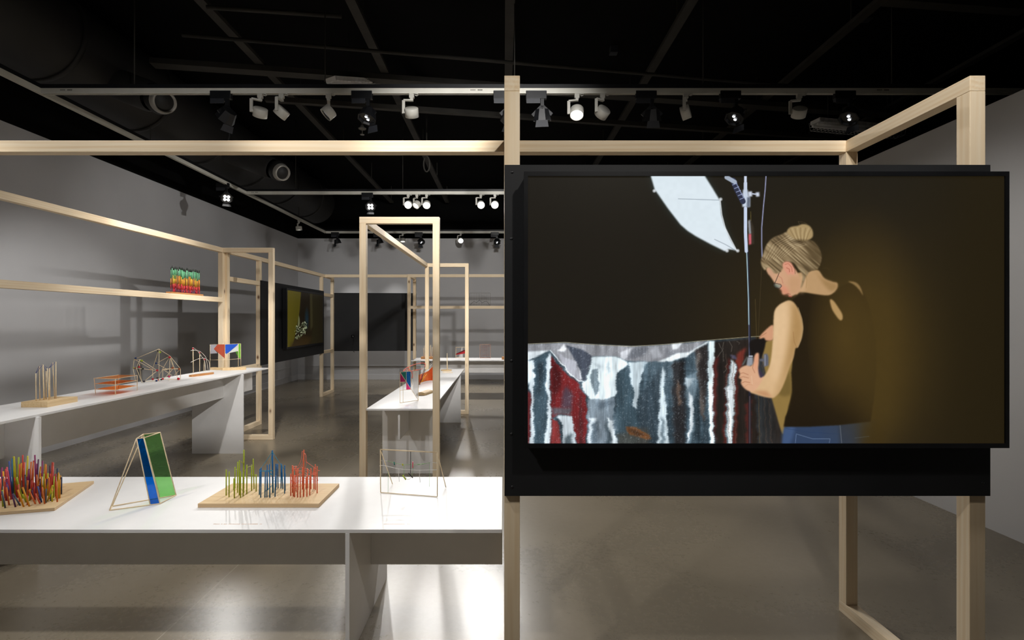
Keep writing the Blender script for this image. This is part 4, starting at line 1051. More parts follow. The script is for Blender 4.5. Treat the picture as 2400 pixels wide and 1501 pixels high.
# stick forest
bp = [onz(-170,1222,ZF), onz(128,1198,ZF), onz(220,1134,ZF), onz(-60,1158,ZF)]
sf = thing('stick_forest_model', (bp[0]+bp[1]+bp[2]+bp[3])/4, 'thicket of colourful leaning sticks on a plywood board, front table, left', 'model')
m = MB(); m.add([tuple(p) for p in bp]+[(p.x,p.y,zb) for p in bp], [(3,2,1,0),(4,5,6,7),(0,1,5,4),(1,2,6,5),(2,3,7,6),(3,0,4,7)])
m.m = [0,0]+[1]*4; m.build('plywood_board', [PLY[0], PLYEDGE], sf)
c1 = lambda x, y: (x/8.83, 1050+y/8.83)
S = """110,1250,40,900 slate;60,1220,50,880 lime;190,1190,130,820 orange;320,1230,255,960 plum;255,960,80,650 blue;420,1200,270,950 slate;490,1225,365,870 amber;610,1215,465,820 amber;545,1130,465,960 lime;735,1165,600,880 orange;830,1160,735,950 coral;860,1135,780,800 blue;925,1165,875,820 orange;945,1140,955,850 slate;1055,1100,1050,920 slate;1080,1120,1070,905 yellow;980,1110,1090,780 yellow;1180,990,1165,700 orange;1235,945,1240,660 amber;1270,830,1275,610 navy;1200,930,1215,540 yellow;1110,1040,1120,590 lime;1095,1030,1075,820 orange;1190,800,1185,430 navy;925,880,975,650 plum;860,760,880,270 violet;570,1185,560,980 red;740,700,722,150 violet;300,700,285,180 yellow;350,760,290,190 yellow;375,720,385,195 lime;360,640,278,510 lime;430,870,345,620 lime;270,760,250,220 sky;215,720,190,280 blue;250,860,205,470 blue;175,620,140,400 pink;215,850,160,480 pink;130,700,115,440 red;80,650,65,490 amber;35,600,40,410 violet;15,760,5,640 coral;45,820,60,600 slate;470,780,470,150 red;490,760,505,300 coral;530,780,575,170 yellow;545,700,580,220 amber;620,700,645,290 orange;650,720,695,270 red;610,800,600,440 plum;680,760,690,300 orange;760,760,795,240 plum;745,560,765,330 violet;800,640,840,390 amber;870,820,845,530 amber;905,740,940,340 amber;950,620,955,350 orange;1030,640,1035,370 plum;1060,640,1085,300 red;1045,700,1105,310 coral;1095,560,1100,390 pink;1150,760,1150,545 red;1175,820,1210,520 amber;1245,760,1250,575 amber;990,800,990,530 yellow;905,800,910,540 lime;460,900,435,680 slate;540,900,520,560 slate;340,1020,330,700 plum;410,760,405,340 coral;425,700,440,320 amber;640,960,660,680 red;690,1000,665,690 orange;700,1110,660,880 plum;780,900,760,560 orange;590,1000,560,600 red;570,900,590,460 violet;100,1050,80,620 orange;150,1100,135,760 violet;245,1000,180,660 coral;20,1100,0,900 red;500,640,490,430 yellow;970,1000,980,570 amber;1020,900,1010,620 orange;1050,820,1040,540 coral;1080,760,1060,600 red;820,980,835,640 plum;850,1020,820,780 violet;880,960,860,600 amber;610,1100,620,860 lime;350,900,300,620 red;400,980,380,760 coral;120,960,105,700 red;560,960,575,680 orange;720,980,700,720 red;660,1040,680,820 plum;940,960,925,640 amber;260,1060,240,860 coral;180,940,150,640 violet"""
for it in S.split(';'):
    nums, cn = it.split(); bx, by, tx, ty = [float(v) for v in nums.split(',')]
    if by < 1000:                            # the foot is hidden behind nearer sticks
        ny = 830+(by-560)*0.45+random.uniform(0, 120); bx += (bx-tx)/max(by-ty, 60)*max(ny-by, 0)*0.6; by = max(by, ny)
    b = onz(*c1(bx, by), zb); dy = random.uniform(-0.01, 0.03)
    tp = W(*c1(tx, ty), b.y+dy)
    MB().rod((b.x, b.y, zb), tp, 0.0034, 7).build('stick', COLS[cn], sf)

# prism frame with two coloured films
A, B_, Cc, Dd = W(320,1028.5,2.55), W(335.5,1018.5,2.646), W(375.5,1014,2.69), W(337,1027,2.565)
P1, P2, P3, P4, P5_, P6 = [onz(x, y, ZF+0.003) for x, y in [(257,1196.5),(263,1187),(352,1183),(375,1181),(412.5,1161),(374.5,1167)]]
FB = film('blue_film', (0.0, 0.36, 0.85, 1), 0.10, 0.04); FG = film('green_film', (0.52, 0.84, 0.46, 1), 0.05, 0.03)
t = thing('wire_prism_model', (P1+P5_)/2-Vector((0,0,0.003)), 'leaning thin prism frame with blue and green film panes on the front table', 'model')
for p, q in [(A,Dd),(Dd,Cc),(Cc,B_),(B_,A),(A,P1),(B_,P2),(A,P3),(Dd,P4),(B_,P6),(Cc,P5_),(P1,P4),(P4,P5_),(P5_,P2),(P1,P2)]:
    MB().rod(p, q, 0.0026, 7).build('strut', DOWEL, t)
MB().sheet([A, Dd, P4, P3], 0.0006).build('blue_film_pane', FB, t)
MB().sheet([B_, Cc, P5_, P6], 0.0006).build('green_film_pane', FG, t)

# board with three clusters
bc = [onz(x, y, ZF+0.019) for x, y in [(463.5,1181.5),(747,1181.5),(795,1134),(545,1133.5)]]
t = thing('three_clusters_model', (bc[0]+bc[2])/2-Vector((0,0,0.019)), 'wooden board carrying lime, blue and coral clusters of thin sticks with threads', 'model')
m = MB(); m.add([(p.x,p.y,ZF) for p in bc]+[tuple(p) for p in bc], [(3,2,1,0),(4,5,6,7),(0,1,5,4),(1,2,6,5),(2,3,7,6),(3,0,4,7)])
m.m = [0,0]+[1]*4; m.build('base_board', [PLY[0], PLYEDGE], t)
c2 = lambda x, y: (500+x/8.571, 1040+y/8.571)
KL, KB, KC = paint('lime_paint', srgb(166,184,22)), paint('blue_paint', srgb(18,104,164)), paint('coral_paint', srgb(236,112,74))
TL_, TB_, TC_ = paint('pale_lime_thread', srgb(206,206,110)), paint('cyan_thread', srgb(40,160,200)), paint('pink_thread', srgb(255,140,120))
def up(bx, by, tx, ty, mat, nm, r=0.0029):
    b = onz(*c2(bx, by), ZF+0.019); tp = W(*c2(tx, ty), b.y)
    MB().rod(b, tp, r, 7).build(nm, mat, t); return b, tp
for bx, by, ty in [(258,1045,525),(316,1078,565),(421,1100,700),(410,940,700),(434,900,475),(487,990,370),(522,1040,340),(545,1090,560),(598,1060,590),(672,1018,430),(768,950,455),(860,965,620)]:
    up(bx, by, bx+2, ty, KL, 'lime_stick')
up(606, 1000, 615, 130, KL, 'lime_stick', 0.0036); up(818, 910, 800, 310, KL, 'lime_stick')
for bx, by, tx, ty in [(924,1030,938,510),(952,1085,962,480),(1037,1085,1045,560),(1075,1085,1083,430),(1092,935,1076,560),(1135,1090,1130,420),(1240,1070,1250,640),(1250,930,1256,410),(1262,800,1266,420),(1300,900,1292,410),(1360,905,1364,410),(1397,912,1370,430),(1433,1008,1433,440),(1443,950,1440,600)]:
    up(bx, max(by, 880), tx, ty, KB, 'blue_stick')
up(1197, 990, 1184, 140, KB, 'blue_stick', 0.0040)
for bx, by, ty in [(1555,1050,610),(1588,990,440),(1606,1068,470),(1632,1078,640),(1660,965,450),(1692,1083,500),(1700,940,510),(1748,1083,650),(1790,920,480),(1880,1070,640),(1862,905,680),(1893,900,500),(1938,1040,640),(1960,915,500),(2020,915,490),(2048,930,420),(2085,998,460)]:
    up(bx, by, bx, ty, KC, 'coral_stick')
up(1812, 1070, 1818, 130, KC, 'coral_stick', 0.0036)
def thr(pts, Y, mat, nm, r=0.0013, k=6):
    MB().tube(catmull([W(*c2(x, y), Y+dy) for x, y, dy in pts], k), r, 5).build(nm, mat, t)
thr([(560,350,0),(570,380,0),(600,390,0.01),(612,360,0)], 2.68, TL_, 'pale_thread', 0.0016)
thr([(450,520,0),(487,515,-0.01),(490,500,0)], 2.72, TL_, 'pale_thread'); thr([(625,560,0),(655,520,0.02),(672,505,0)], 2.7, TL_, 'pale_thread')
thr([(672,490,0),(720,465,0.05),(768,455,0.1)], 2.7, TL_, 'pale_thread'); thr([(760,430,0),(780,440,0),(802,432,0)], 2.8, TL_, 'pale_thread', 0.0016)
thr([(770,640,0),(800,625,0.03),(862,650,0)], 2.76, KL, 'lime_thread', 0.002)
for y in (840, 930): thr([(262,y+20,0),(290,y+5,0.01),(316,y+30,0)], 2.68, TL_, 'pale_thread', 0.0009)
for pts in ([(415,860),(470,830),(540,820),(600,800)], [(425,960),(500,900),(560,910),(600,980),(670,930)], [(600,690),(680,640),(768,600)], [(600,780),(640,690),(760,700)]):
    thr([(x,y,0) for x, y in pts], 2.68, TL_, 'pale_thread', 0.0008)
for q in [(1184,170,975,470,0.0),(1186,170,1440,540,0.03),(1184,180,1120,560,0.02)]:
    thr([(q[0],q[1],0),((q[0]+q[2])/2,(q[1]+q[3])/2+8,0.01),(q[2],q[3],q[4])], 2.70, TB_, 'cyan_thread', 0.0012)
thr([(935,560,0),(1040,552,0.02),(1190,548,0.02)], 2.66, TB_, 'cyan_thread', 0.0022)
thr([(1110,560,0),(1140,600,0),(1190,640,0.01)], 2.68, TB_, 'cyan_thread', 0.0022)
thr([(1037,950,0),(1100,920,0.02),(1190,830,0.02)], 2.66, TB_, 'cyan_thread', 0.0016)
for y in (690, 730, 755): thr([(1197,y+20,0),(1250,y+5,0.02),(1400,y,0.03)], 2.70, TB_, 'cyan_thread', 0.0009)
for pts in ([(1780,160),(1775,280),(1740,390),(1680,470),(1590,450)], [(1790,160),(1860,240),(1860,340),(1870,370),(1980,450),(2080,520),(2120,550),(2140,540)],
            [(1800,300),(1780,400),(1700,500),(1600,510)], [(1810,250),(1800,420),(1720,510),(1630,500)], [(1850,200),(1870,400),(1840,500),(1800,540)],
            [(1580,520),(1700,550),(1790,555)], [(1820,610),(1900,660),(1970,625),(2090,625)], [(1560,660),(1700,640),(1820,620)],
            [(1550,700),(1600,790),(1700,780),(1830,740)], [(1555,860),(1620,900),(1680,880),(1760,860),(1880,800)], [(1830,500),(1900,520),(1990,580),(2090,600)],
            [(1560,640),(1640,660),(1750,600)], [(1700,760),(1800,700),(1950,720),(2090,690)], [(1830,560),(1870,600),(1900,640)], [(1590,600),(1620,800),(1640,950)], [(2060,610),(2090,690),(2100,750)],
            [(1560,780),(1640,800),(1700,900)], [(1840,540),(1890,540),(1930,590),(2040,620)]):
    thr([(x,y,random.uniform(-0.015,0.02)) for x, y in pts], 2.70, TC_, 'pink_thread', 0.0013)

# hanging thread frame
c3 = lambda x, y: (870+x/10.72, 1040+y/10.72)
BL, BR, LF, RF = [onz(*c3(x, y), ZF+0.003) for x, y in [(237,1232),(1660,1338),(535,1022),(1878,1105)]]
TLc = W(*c3(230,152), BL.y); TRc = W(*c3(1660,226), BR.y)
t = thing('thread_frame_model', (BL+BR)/2-Vector((0,0,0.003)), 'standing thin frame with hanging threads and tiny pegs on the front table', 'model')
for p, q, r in [(BL,BR,0.0022),(BL,TLc,0.0026),(BR,TRc,0.0026),(TLc,TRc,0.0032),(TLc,LF,0.0022),(TRc,RF,0.0022)]:
    MB().rod(p, q, r, 7).build('strut', DOWEL, t)
WT, GT, BK = paint('white_thread', srgb(236,234,230)), paint('green_thread', srgb(150,196,130)), paint('black_stick', srgb(34,34,32))
def th3(pts, mat, nm, r=0.0011):
    def dep(x): return BL.y+(BR.y-BL.y)*(x-237)/(1660-237)
    MB().tube(catmull([W(*c3(x, y), dep(x)) for x, y in pts], 6), r, 5).build(nm, mat, t)
th3([(420,175),(415,300),(410,460)], WT, 'white_thread', 0.0007)
th3([(1485,205),(1480,350),(1470,500)], WT, 'white_thread', 0.0007)
th3([(245,432),(330,432),(405,440)], WT, 'white_thread'); th3([(1475,470),(1560,478),(1655,490)], WT, 'white_thread')
th3([(405,440),(580,490),(700,515),(840,530),(980,532),(1100,525),(1240,525),(1380,505),(1480,480)], GT, 'green_thread')
th3([(205,565),(245,552),(320,555),(520,600),(700,640),(980,662),(1210,675),(1290,670),(1655,665)], WT, 'white_thread', 0.0014)
th3([(695,645),(690,760),(705,960)], WT, 'white_thread', 0.0012); th3([(1210,675),(1228,720),(1215,780),(1228,980)], WT, 'white_thread', 0.0012)
th3([(425,700),(425,1000),(420,1245)], GT, 'green_thread', 0.0008); th3([(1465,480),(1468,780),(1465,1085)], GT, 'green_thread', 0.0008)
th3([(825,540),(822,680),(825,800)], GT, 'green_thread'); th3([(1090,520),(1050,680),(1020,820)], GT, 'green_thread', 0.0008)
th3([(860,850),(900,900),(970,890),(1000,850)], WIRE_M, 'grey_thread', 0.0008)
th3([(992,190),(990,450),(988,750)], BK, 'black_thread', 0.0016)
def peg(p, q, mat, nm, r=0.0022):
    dep = BL.y-0.003+(BR.y-BL.y)*(p[0]-237)/(1660-237)
    MB().rod(W(*c3(*p), dep), W(*c3(*q), dep), r, 7).build(nm, mat, t)
peg((570,460), (585,545), paint('teal_paint', srgb(30,124,118)), 'teal_peg', 0.0026); peg((780,510), (800,560), COLS['yellow'], 'yellow_peg', 0.003)
peg((1045,460), (1042,615), paint('pink_paint', srgb(240,112,130)), 'pink_peg', 0.003); peg((790,795), (868,912), COLS['lime'], 'lime_peg', 0.0034)
peg((935,745), (1045,865), BK, 'black_peg', 0.0026); peg((1160,530), (1240,522), GT, 'green_peg', 0.0022); peg((1270,515), (1330,512), GT, 'green_peg', 0.0022)

# ------------------------------------------------------------------ models on the left table
z = ZL
t = thing('string_wave_model', (-3.2, 3.64, z), 'wooden block of tall thin sticks joined by blue string on the left table', 'model')
MB().box(-3.29, -3.109, 3.52, 3.77, z, z+0.038).build('base_block', PLY[1], t, 0.001)
c7 = lambda x, y: (x/6.823, 780+y/6.823)
zz = z+0.038; tops = []
for bx, by, tx, ty, r in [(577,1095,572,652,0.0028),(640,1080,625,535,0.0028),(705,1075,688,510,0.0042),(737,1066,738,615,0.0028),(783,1083,757,570,0.0028),(796,1062,790,565,0.0036),(873,1056,843,480,0.0028),(895,1054,893,467,0.0030)]:
    b = onz(*c7(bx, by), zz); b.y = min(max(b.y, 3.54), 3.75); b.x = (c7(bx,by)[0]-VX)/F*b.y
    tp = W(*c7(tx, ty), b.y); tops.append(tp)
    MB().rod(b, tp, r, 7).build('stick', DOWEL, t)
bs = paint('blue_string', srgb(66,76,160))
for ordr in ([0,1,2,3,5,6],[0,2,4,5,7]):
    MB().tube([tops[i] for i in ordr], 0.0013, 5).build('string', bs, t)

# three tiers of orange film
c4 = lambda x, y: (200+x/10, 800+y/10)
FO = film('orange_film', (1.0, 0.56, 0.24, 1), 0.22)
ft = [onz(*c4(x, y), z) for x, y in [(240,1250),(705,1268),(1215,1160),(777,1150)]]
t = thing('orange_tier_model', (ft[0]+ft[2])/2, 'low thin-framed rack with tiers of orange film on the left table', 'model')
hs = [0.129, 0.085, 0.041]
tp = [p+Vector((-0.012 if i in (0,) else 0, 0, 0.132)) for i, p in enumerate(ft)]
for i in range(4):
    MB().rod(ft[i], tp[i], 0.0024, 7).build('upright', DOWEL, t)
for h_ in hs:
    r4 = [f_.lerp(g_, h_/0.132) for f_, g_ in zip(ft, tp)]
    for i in range(4):
        if h_ < 0.05 and i in (0,): pass
        MB().rod(r4[i], r4[(i+1)%4], 0.0019, 7).build('rail', DOWEL, t)
    MB().sheet([v-Vector((0,0,0.002)) for v in r4], 0.0006, nrm=(0,0,1)).build('orange_film', FO, t)

# geodesic wire model with clay beads
def G(x, y, off=0.0):
    px, py = c4(x, y); Y = 4.86+(px-318)/105*0.30+off
    return W(px, py, Y)
nd = dict(a=G(1725,185,.05), b=G(1145,425,.1), c=G(1115,635,.1), d=G(1185,1000,.06), e=G(1280,430), f=G(1195,635), g=G(1330,1005,-.0), h=G(1575,660,.1),
          i=G(1690,690), k=G(1985,350,.03), l=G(2230,650), m=G(2230,925), n=G(1815,660), o=G(1810,890), p=G(2060,640,.12), q=G(1970,830), r=G(1968,960,-.02),
          s=G(1660,520,.1), t=G(1585,950,.05), u=G(1375,945,-.02), v=G(1725,970,-.0), w=G(2180,930), x=G(1665,930,-.0), y=G(1900,830,.08), z=G(2140,790,.1),
          aa=G(1730,800,.05), bb=G(1310,900,.05), cc=G(1950,680,.06), dd=G(2030,805,.06), ee=G(2090,800,.1), ff=G(1265,530))
for k_ in nd: nd[k_].z = max(nd[k_].z, z+0.004)
for k_ in 'dgmrvt': nd[k_].z = z+0.002
t = thing('geodesic_model', (-3.3, 5.0, z), 'thin stick dome with coloured clay beads on the left table', 'model')
for pr in "a-b b-c c-d b-h h-t e-f ff-bb f-g f-i e-i i-u a-v a-h a-k k-s s-cc k-aa n-l n-o k-q q-r k-p k-z k-l l-m l-ee p-y p-l n-p n-dd n-cc o-w f-c e-b bb-g aa-v y-o z-w x-v u-g u-x".split():
    p, q = pr.split('-'); MB().rod(nd[p], nd[q], 0.0021, 6).build('stick', DOWEL, t)
BC = {k: paint('clay_bead_'+k, srgb(*v), 0.7) for k, v in dict(red=(196,38,52), blue=(30,56,112), lime=(160,178,40), grey=(70,62,66), brown=(150,72,30), dark=(48,50,40), pink=(214,70,110)).items()}
for x, y, off, cn, r in [(1180,402,.1,'blue',.010),(1320,460,0,'lime',.011),(1262,606,0,'red',.010),(1135,630,.1,'lime',.008),(1175,636,.02,'brown',.009),(1348,650,0,'dark',.010),(1520,664,.05,'brown',.008),(1682,688,0,'red',.011),
                         (1702,228,.05,'dark',.008),(1748,262,.05,'lime',.012),(1974,380,.02,'red',.012),(1662,520,.08,'blue',.010),(2045,630,.1,'brown',.012),(2200,655,0,'brown',.011),(1940,685,.05,'dark',.007),
                         (1580,892,.03,'red',.011),(1692,868,0,'grey',.011),(1708,908,0,'red',.007),(1665,930,0,'blue',.010),(1780,902,0,'dark',.009),(1815,886,0,'red',.011),(1964,832,0,'pink',.012),(2182,908,0,'red',.013),(2185,938,-.02,'red',.010),(1375,945,-.02,'grey',.011)]:
    gc = G(x, y, off); gc.z = max(gc.z, z+r*0.86)
    MB().ball(gc, r, 12, 0, 0.85).build('bead', BC[cn], t)

# arched reeds with red joints, at the back edge
c6 = lambda x, y: (420+x/12.51, 780+y/12.51)
RD = paint('white_reed', srgb(222,214,206)); RJ = BC['red']
t = thing('arched_reed_model', (-3.49, 5.95, z), 'bent pale reeds on three uprights with red joints on the left table', 'model')
for bx, tx, ty in [(415,405,460), (600,600,600), (727,736,790)]:
    b = onx(*c6(bx, 1100), -3.49); b.z = z; MB().rod(b, W(*c6(tx, ty), b.y), 0.0042, 7).build('upright', DOWEL, t)
for pts in ([(400,440),(520,520),(600,620),(700,760),(760,900),(775,1085)], [(345,530),(480,520),(620,560),(720,650),(790,760),(850,1040)], [(335,875),(450,820),(600,760),(740,755),(830,800),(880,880),(895,1040)]):
    ps = []
    for i, (x, y) in enumerate(pts): v = onx(*c6(x, y), -3.47); v.z = max(v.z, z+0.002); ps.append(v)
    ps[-1].z = z+0.002
    MB().tube(catmull(ps, 7), 0.0026, 6).build('bent_reed', RD, t)
for x, y in ((403,470),(595,592),(734,790)): MB().ball(onx(*c6(x, y), -3.475), 0.010, 10).build('joint', RJ, t)
# loose plank in front of it
p, q = onz(446, 884, z), onz(500, 877, z)
m = MB(); d = (q-p).normalized(); n = Vector((d.y,-d.x,0))*0.028
prof = [(0,0.6),(0.03,1),(0.6,1),(0.9,0.8),(1,0.35)]
vs = []
Lp = (q-p).length
for s_, w_ in prof:
    c = p+d*Lp*s_
    vs += [c-n*w_, c+n*w_, c+n*w_*0.9+Vector((0,0,0.02)), c-n*w_*0.9+Vector((0,0,0.02))]
fs = [(3,2,1,0)]+[(i*4+j, i*4+(j+1)%4, i*4+4+(j+1)%4, i*4+4+j) for i in range(4) for j in range(4)]+[(16,17,18,19)]
tag(m.add(vs, fs).build('driftwood_plank', OAKY, None, 0.002), 'small brown weathered plank lying in front of the bent reeds', 'plank')

# coloured card panels on blocks
t = thing('colour_panel_model', (-3.3, 6.25, z), 'white, coral, blue and green panels standing on two wood blocks, left table', 'model')
pa, pb, pc = Vector((-3.505,6.19,z)), Vector((-3.33,6.13,z)), Vector((-3.10,6.22,z))
MB().bar(pa+Vector((0,0.01,0.014)), pb+Vector((0.0,0.03,0.014)), 0.045, 0.028).build('wood_block', PLY[0], t, 0.001)
MB().bar(pb+Vector((0.002,-0.012,0.016)), pc+Vector((0,0,0.016)), 0.05, 0.032).build('wood_block', PLY[0], t, 0.001)
def onplane(px, py, A0, B0):    # point of the vertical plane through A0-B0 seen at this spot
    dx, dy = B0.x-A0.x, B0.y-A0.y; k = (px-VX)/F
    s_ = (k*A0.y-A0.x)/(dx-k*dy); X = A0.x+dx*s_; Y = A0.y+dy*s_
    return Vector((X, Y, H-(py-VY)/F*Y))
def pl(pts, mat, nm, first, th=0.0012, off=0.0):
    A0, B0 = (pa+Vector((0,0.01,0)), pb+Vector((0,0.02,0))) if first else (pb+Vector((0,-0.01,0)), pc)
    A0 = A0+Vector((0,off,0)); B0 = B0+Vector((0,off,0))
    MB().sheet([onplane(*c6(x, y), A0, B0) for x, y in pts], th).build(nm, mat, t)
def rodpl(p, q, first, nm='upright', r=0.0026):
    A0, B0 = (pa+Vector((0,0.01,0)), pb+Vector((0,0.02,0))) if first else (pb+Vector((0,-0.01,0)), pc)
    v0, v1 = onplane(*c6(*p), A0, B0), onplane(*c6(*q), A0, B0)
    v0.z = max(v0.z, z+0.02); MB().rod(v0, v1, r, 6).build(nm, DOWEL, t)
pl([(915,350),(1130,345),(1015,480),(1130,605),(915,620)], paint('white_card', srgb(206,204,214)), 'white_panel', True)
pl([(1125,345),(1335,345),(1337,760),(1015,480)], paint('coral_card', srgb(222,100,72)), 'coral_panel', True, off=-0.002)
pl([(1345,352),(1738,335),(1425,605),(1400,640),(1350,600)], paint('blue_card', srgb(28,88,206)), 'blue_panel', False)
pl([(1735,345),(1735,540),(1432,606)], paint('white_card_b', srgb(222,226,220)), 'white_panel', False)
pl([(1740,326),(1808,326),(1810,750),(1742,740)], paint('green_card', srgb(110,186,44)), 'green_panel', False)
pl([(1645,515),(1738,515),(1738,740),(1650,560)], paint('green_card_b', srgb(70,130,24)), 'green_panel', False, off=0.003)
for p, q in [((905,1040),(910,345)),((1330,1020),(1335,340))]: rodpl(p, q, True)
for p, q in [((1345,1010),(1345,345)),((1407,1000),(1407,600)),((1735,990),(1735,330)),((1808,975),(1806,322))]: rodpl(p, q, False)
rodpl((915,805), (1335,798), True, 'rail', 0.002); rodpl((1345,806), (1800,762), False, 'rail', 0.002)
rodpl((910,350), (1335,343), True, 'rail', 0.002); rodpl((1345,345), (1806,324), False, 'rail', 0.002)

# rainbow sticks on the shelf beam
SH = 1.785
t = thing('rainbow_stick_model', (-3.548, 5.76, SH), 'row of upright rainbow-banded sticks on the shelf beam over the left table', 'model')
MB().box(-3.577, -3.522, 5.47, 6.06, SH, SH+0.018).build('base_strip', OAKY, t)
rb = {k: paint('band_'+k, srgb(*v)) for k, v in dict(plum=(104,48,76), crimson=(186,38,58), red=(206,62,52), orange=(218,142,40), yellow=(214,180,60), green=(96,170,118), mint=(130,206,160), black=(38,46,38)).items()}
rk = list(rb)
for i in range(44):
    y = 5.53+0.485*(i//2)/21+random.uniform(-.003,.003); x = -3.562 if i % 2 else -3.54
    x += random.uniform(-.003,.003); zt = SH+0.018+0.272+random.uniform(-.012,.012); z0 = SH+0.018
    lean = random.uniform(-.006,.006); m = MB(); zs = [z0, z0+random.uniform(.02,.05), z0+random.uniform(.07,.10), z0+random.uniform(.14,.19), zt-0.028, zt]
    ms = [rk.index(random.choice(['plum','crimson'])), rk.index(random.choice(['crimson','red'])), rk.index(random.choice(['orange','orange','yellow'])), rk.index(random.choice(['green','mint'])), rk.index('black')]
    for j in range(5):
        f0 = (zs[j]-z0)/(zt-z0); f1 = (zs[j+1]-z0)/(zt-z0)
        m.rod((x, y+lean*f0, zs[j]), (x, y+lean*f1, zs[j+1]), 0.0034, 6, ms[j])
    m.build('stick', [rb[k] for k in rk], t)

# ------------------------------------------------------------------ models on the middle table
z = ZM
c8 = lambda x, y: (920+x/9.38, 800+y/9.38)
PA, PB = onz(937.6, 945.5, z), onz(980.8, 939.4, z)
t = thing('stained_frame_model', (PA+PB)/2, 'thin standing frame with magenta, blue and pink film triangles on the middle table', 'model')
Q8 = lambda x, y, o=0: onplane(*c8(x, y), PA+Vector((0,o,0)), PB+Vector((0,o,0)))
for p, q in [((165,1365),(165,680)),((570,1308),(570,655)),((165,1365),(570,1308)),((165,680),(405,665)),((170,690),(568,1303)),((303,672),(303,890)),((402,665),(402,1050)),((165,1082),(402,1062)),((165,905),(290,898)),((230,900),(230,1356)),((450,655),(570,655))]:
    a, b = Q8(*p), Q8(*q); a.z = max(a.z, z+0.003); b.z = max(b.z, z+0.003); MB().rod(a, b, 0.0021, 6).build('strut', DOWEL, t)
FM = film('magenta_film', (0.75, 0.03, 0.30, 1), 0.35); FBl = film('sky_blue_film', (0.0, 0.36, 0.80, 1), 0.3); FGr = film('deep_green_film', (0.04, 0.42, 0.36, 1), 0.35); FP = film('pink_film', (1.0, 0.18, 0.5, 1), 0.3); FW = film('frosted_film', (0.98,0.98,0.98,1), 0.35)
for pts, mt, nm in [([(172,688),(300,674),(303,885)], FGr, 'green_film'), ([(170,692),(292,890),(168,900)], FM, 'magenta_film'), ([(305,672),(402,667),(402,1045),(305,888)], FBl, 'blue_film'), ([(303,905),(400,1058),(303,1066)], FP, 'pink_film'), ([(452,656),(568,656),(570,1295),(452,1120)], FW, 'frosted_film')]:
    MB().sheet([Q8(*p, 0.002) for p in pts], 0.0006).build(nm, mt, t)
b1 = onz(*c8(452,1010), z+0.003); MB().rod(b1, Q8(400,800), 0.0019, 6).build('back_leg', DOWEL, t)
# rounded wood block
c = onz(*c8(620,1198), z)
m = MB(); Rb = 0.05; n_ = 12; vs = []
for y_ in (0, 0.20):
    sk = 0.055*(y_/0.2)
    for i in range(n_+1):
        a = math.pi*i/n_; vs.append((c.x+sk+Rb*1.0*math.cos(a), c.y+0.006+y_, z+0.034*math.sin(a)**0.7))
fs = [(i, i+1, n_+2+i, n_+1+i) for i in range(n_)]+[tuple(range(n_+1))[::-1], tuple(range(n_+1, 2*n_+2)), (0, n_+1, 2*n_+1, n_)]
tag(m.add(vs, fs).build('wood_offcut', PLY[1]), 'rounded pale wood offcut lying behind the film triangle frame', 'wood block')
# orange corrugated fan with loops and sticks
base = onz(*c8(720,960), z)
t = thing('orange_fan_model', (base.x+0.06, base.y, z), 'curved orange ribbed sheet with coral loops and leaning sticks on the middle table', 'model')
FO2 = film('orange_sheet', (0.95, 0.30, 0.10, 1), 0.8)
m = MB(); K = 30
tpx = [(575,740),(650,715),(720,690),(790,655),(840,600),(880,560)]; bpx = [(575,915),(650,920),(720,918),(790,900),(840,895),(880,885)]
def pol(lst, s_):
    f_ = s_*(len(lst)-1); i = min(int(f_), len(lst)-2); u = f_-i
    return (lst[i][0]*(1-u)+lst[i+1][0]*u, lst[i][1]*(1-u)+lst[i+1][1]*u)
vs = []
for i in range(K+1):
    s_ = i/K; Yd = base.y+0.05+0.3*math.sin(math.pi*s_*0.6)+(0.008 if i % 2 else -0.008)
    a = W(*c8(*pol(bpx, s_)), Yd); b = W(*c8(*pol(tpx, s_)), Yd+0.03); a.z = max(z+0.012, a.z); vs += [a, b]
m.add(vs, [(2*i, 2*i+2, 2*i+3, 2*i+1) for i in range(K)]); o = m.build('ribbed_sheet', FO2, t)
sd = o.modifiers.new('thickness', 'SOLIDIFY'); sd.thickness = 0.002
CO = paint('coral_cord', srgb(240,112,92)); DKS = paint('dark_striped_stick', srgb(92,50,40)); YLS = COLS['amber']
def cd(pts, mat, nm, r=0.004, Y=None):
    MB().tube(catmull([W(*c8(x, y), (Y or base.y)+dy) for x, y, dy in pts], 7), r, 6).build(nm, mat, t)
cd([(235,655,-.3),(280,610,-.25),(340,575,-.2),(440,530,-.1),(540,500,0),(640,482,0.05),(700,488,.1),(722,520,.1),(700,565,.05)], CO, 'cord')
cd([(235,660,-.3),(320,630,-.25),(420,660,-.2),(520,632,-.1),(600,625,0),(660,605,0.05)], CO, 'cord', 0.0035)
cd([(340,575,-.2),(380,640,-.2),(430,700,-.15),(440,790,-.1),(412,800,-.1)], CO, 'cord')
cd([(405,665,-.2),(450,650,-.15),(560,640,0)], CO, 'cord', 0.003)
for p, q, mt in [((585,1010),(720,545),DKS),((575,1000),(610,610),DKS),((600,960),(720,620),DKS),((615,850),(690,700),COLS['red']),((600,940),(760,720),YLS),((640,880),(740,740),YLS),((660,900),(700,680),YLS),((440,1000),(335,590),DKS),((600,870),(660,720),COLS['red'])]:
    a = W(*c8(*p), base.y-0.02); a.z = max(a.z, z+0.004); b = W(*c8(*q), base.y+0.05)
    MB().rod(a, b, 0.0034, 6).build('leaning_stick', mt, t)
cd([(815,520,0),(850,480,.1),(900,470,.1)], WIRE_M, 'wire', 0.003); cd([(820,560,0),(870,500,.1),(910,500,.1)], RD, 'reed', 0.003)
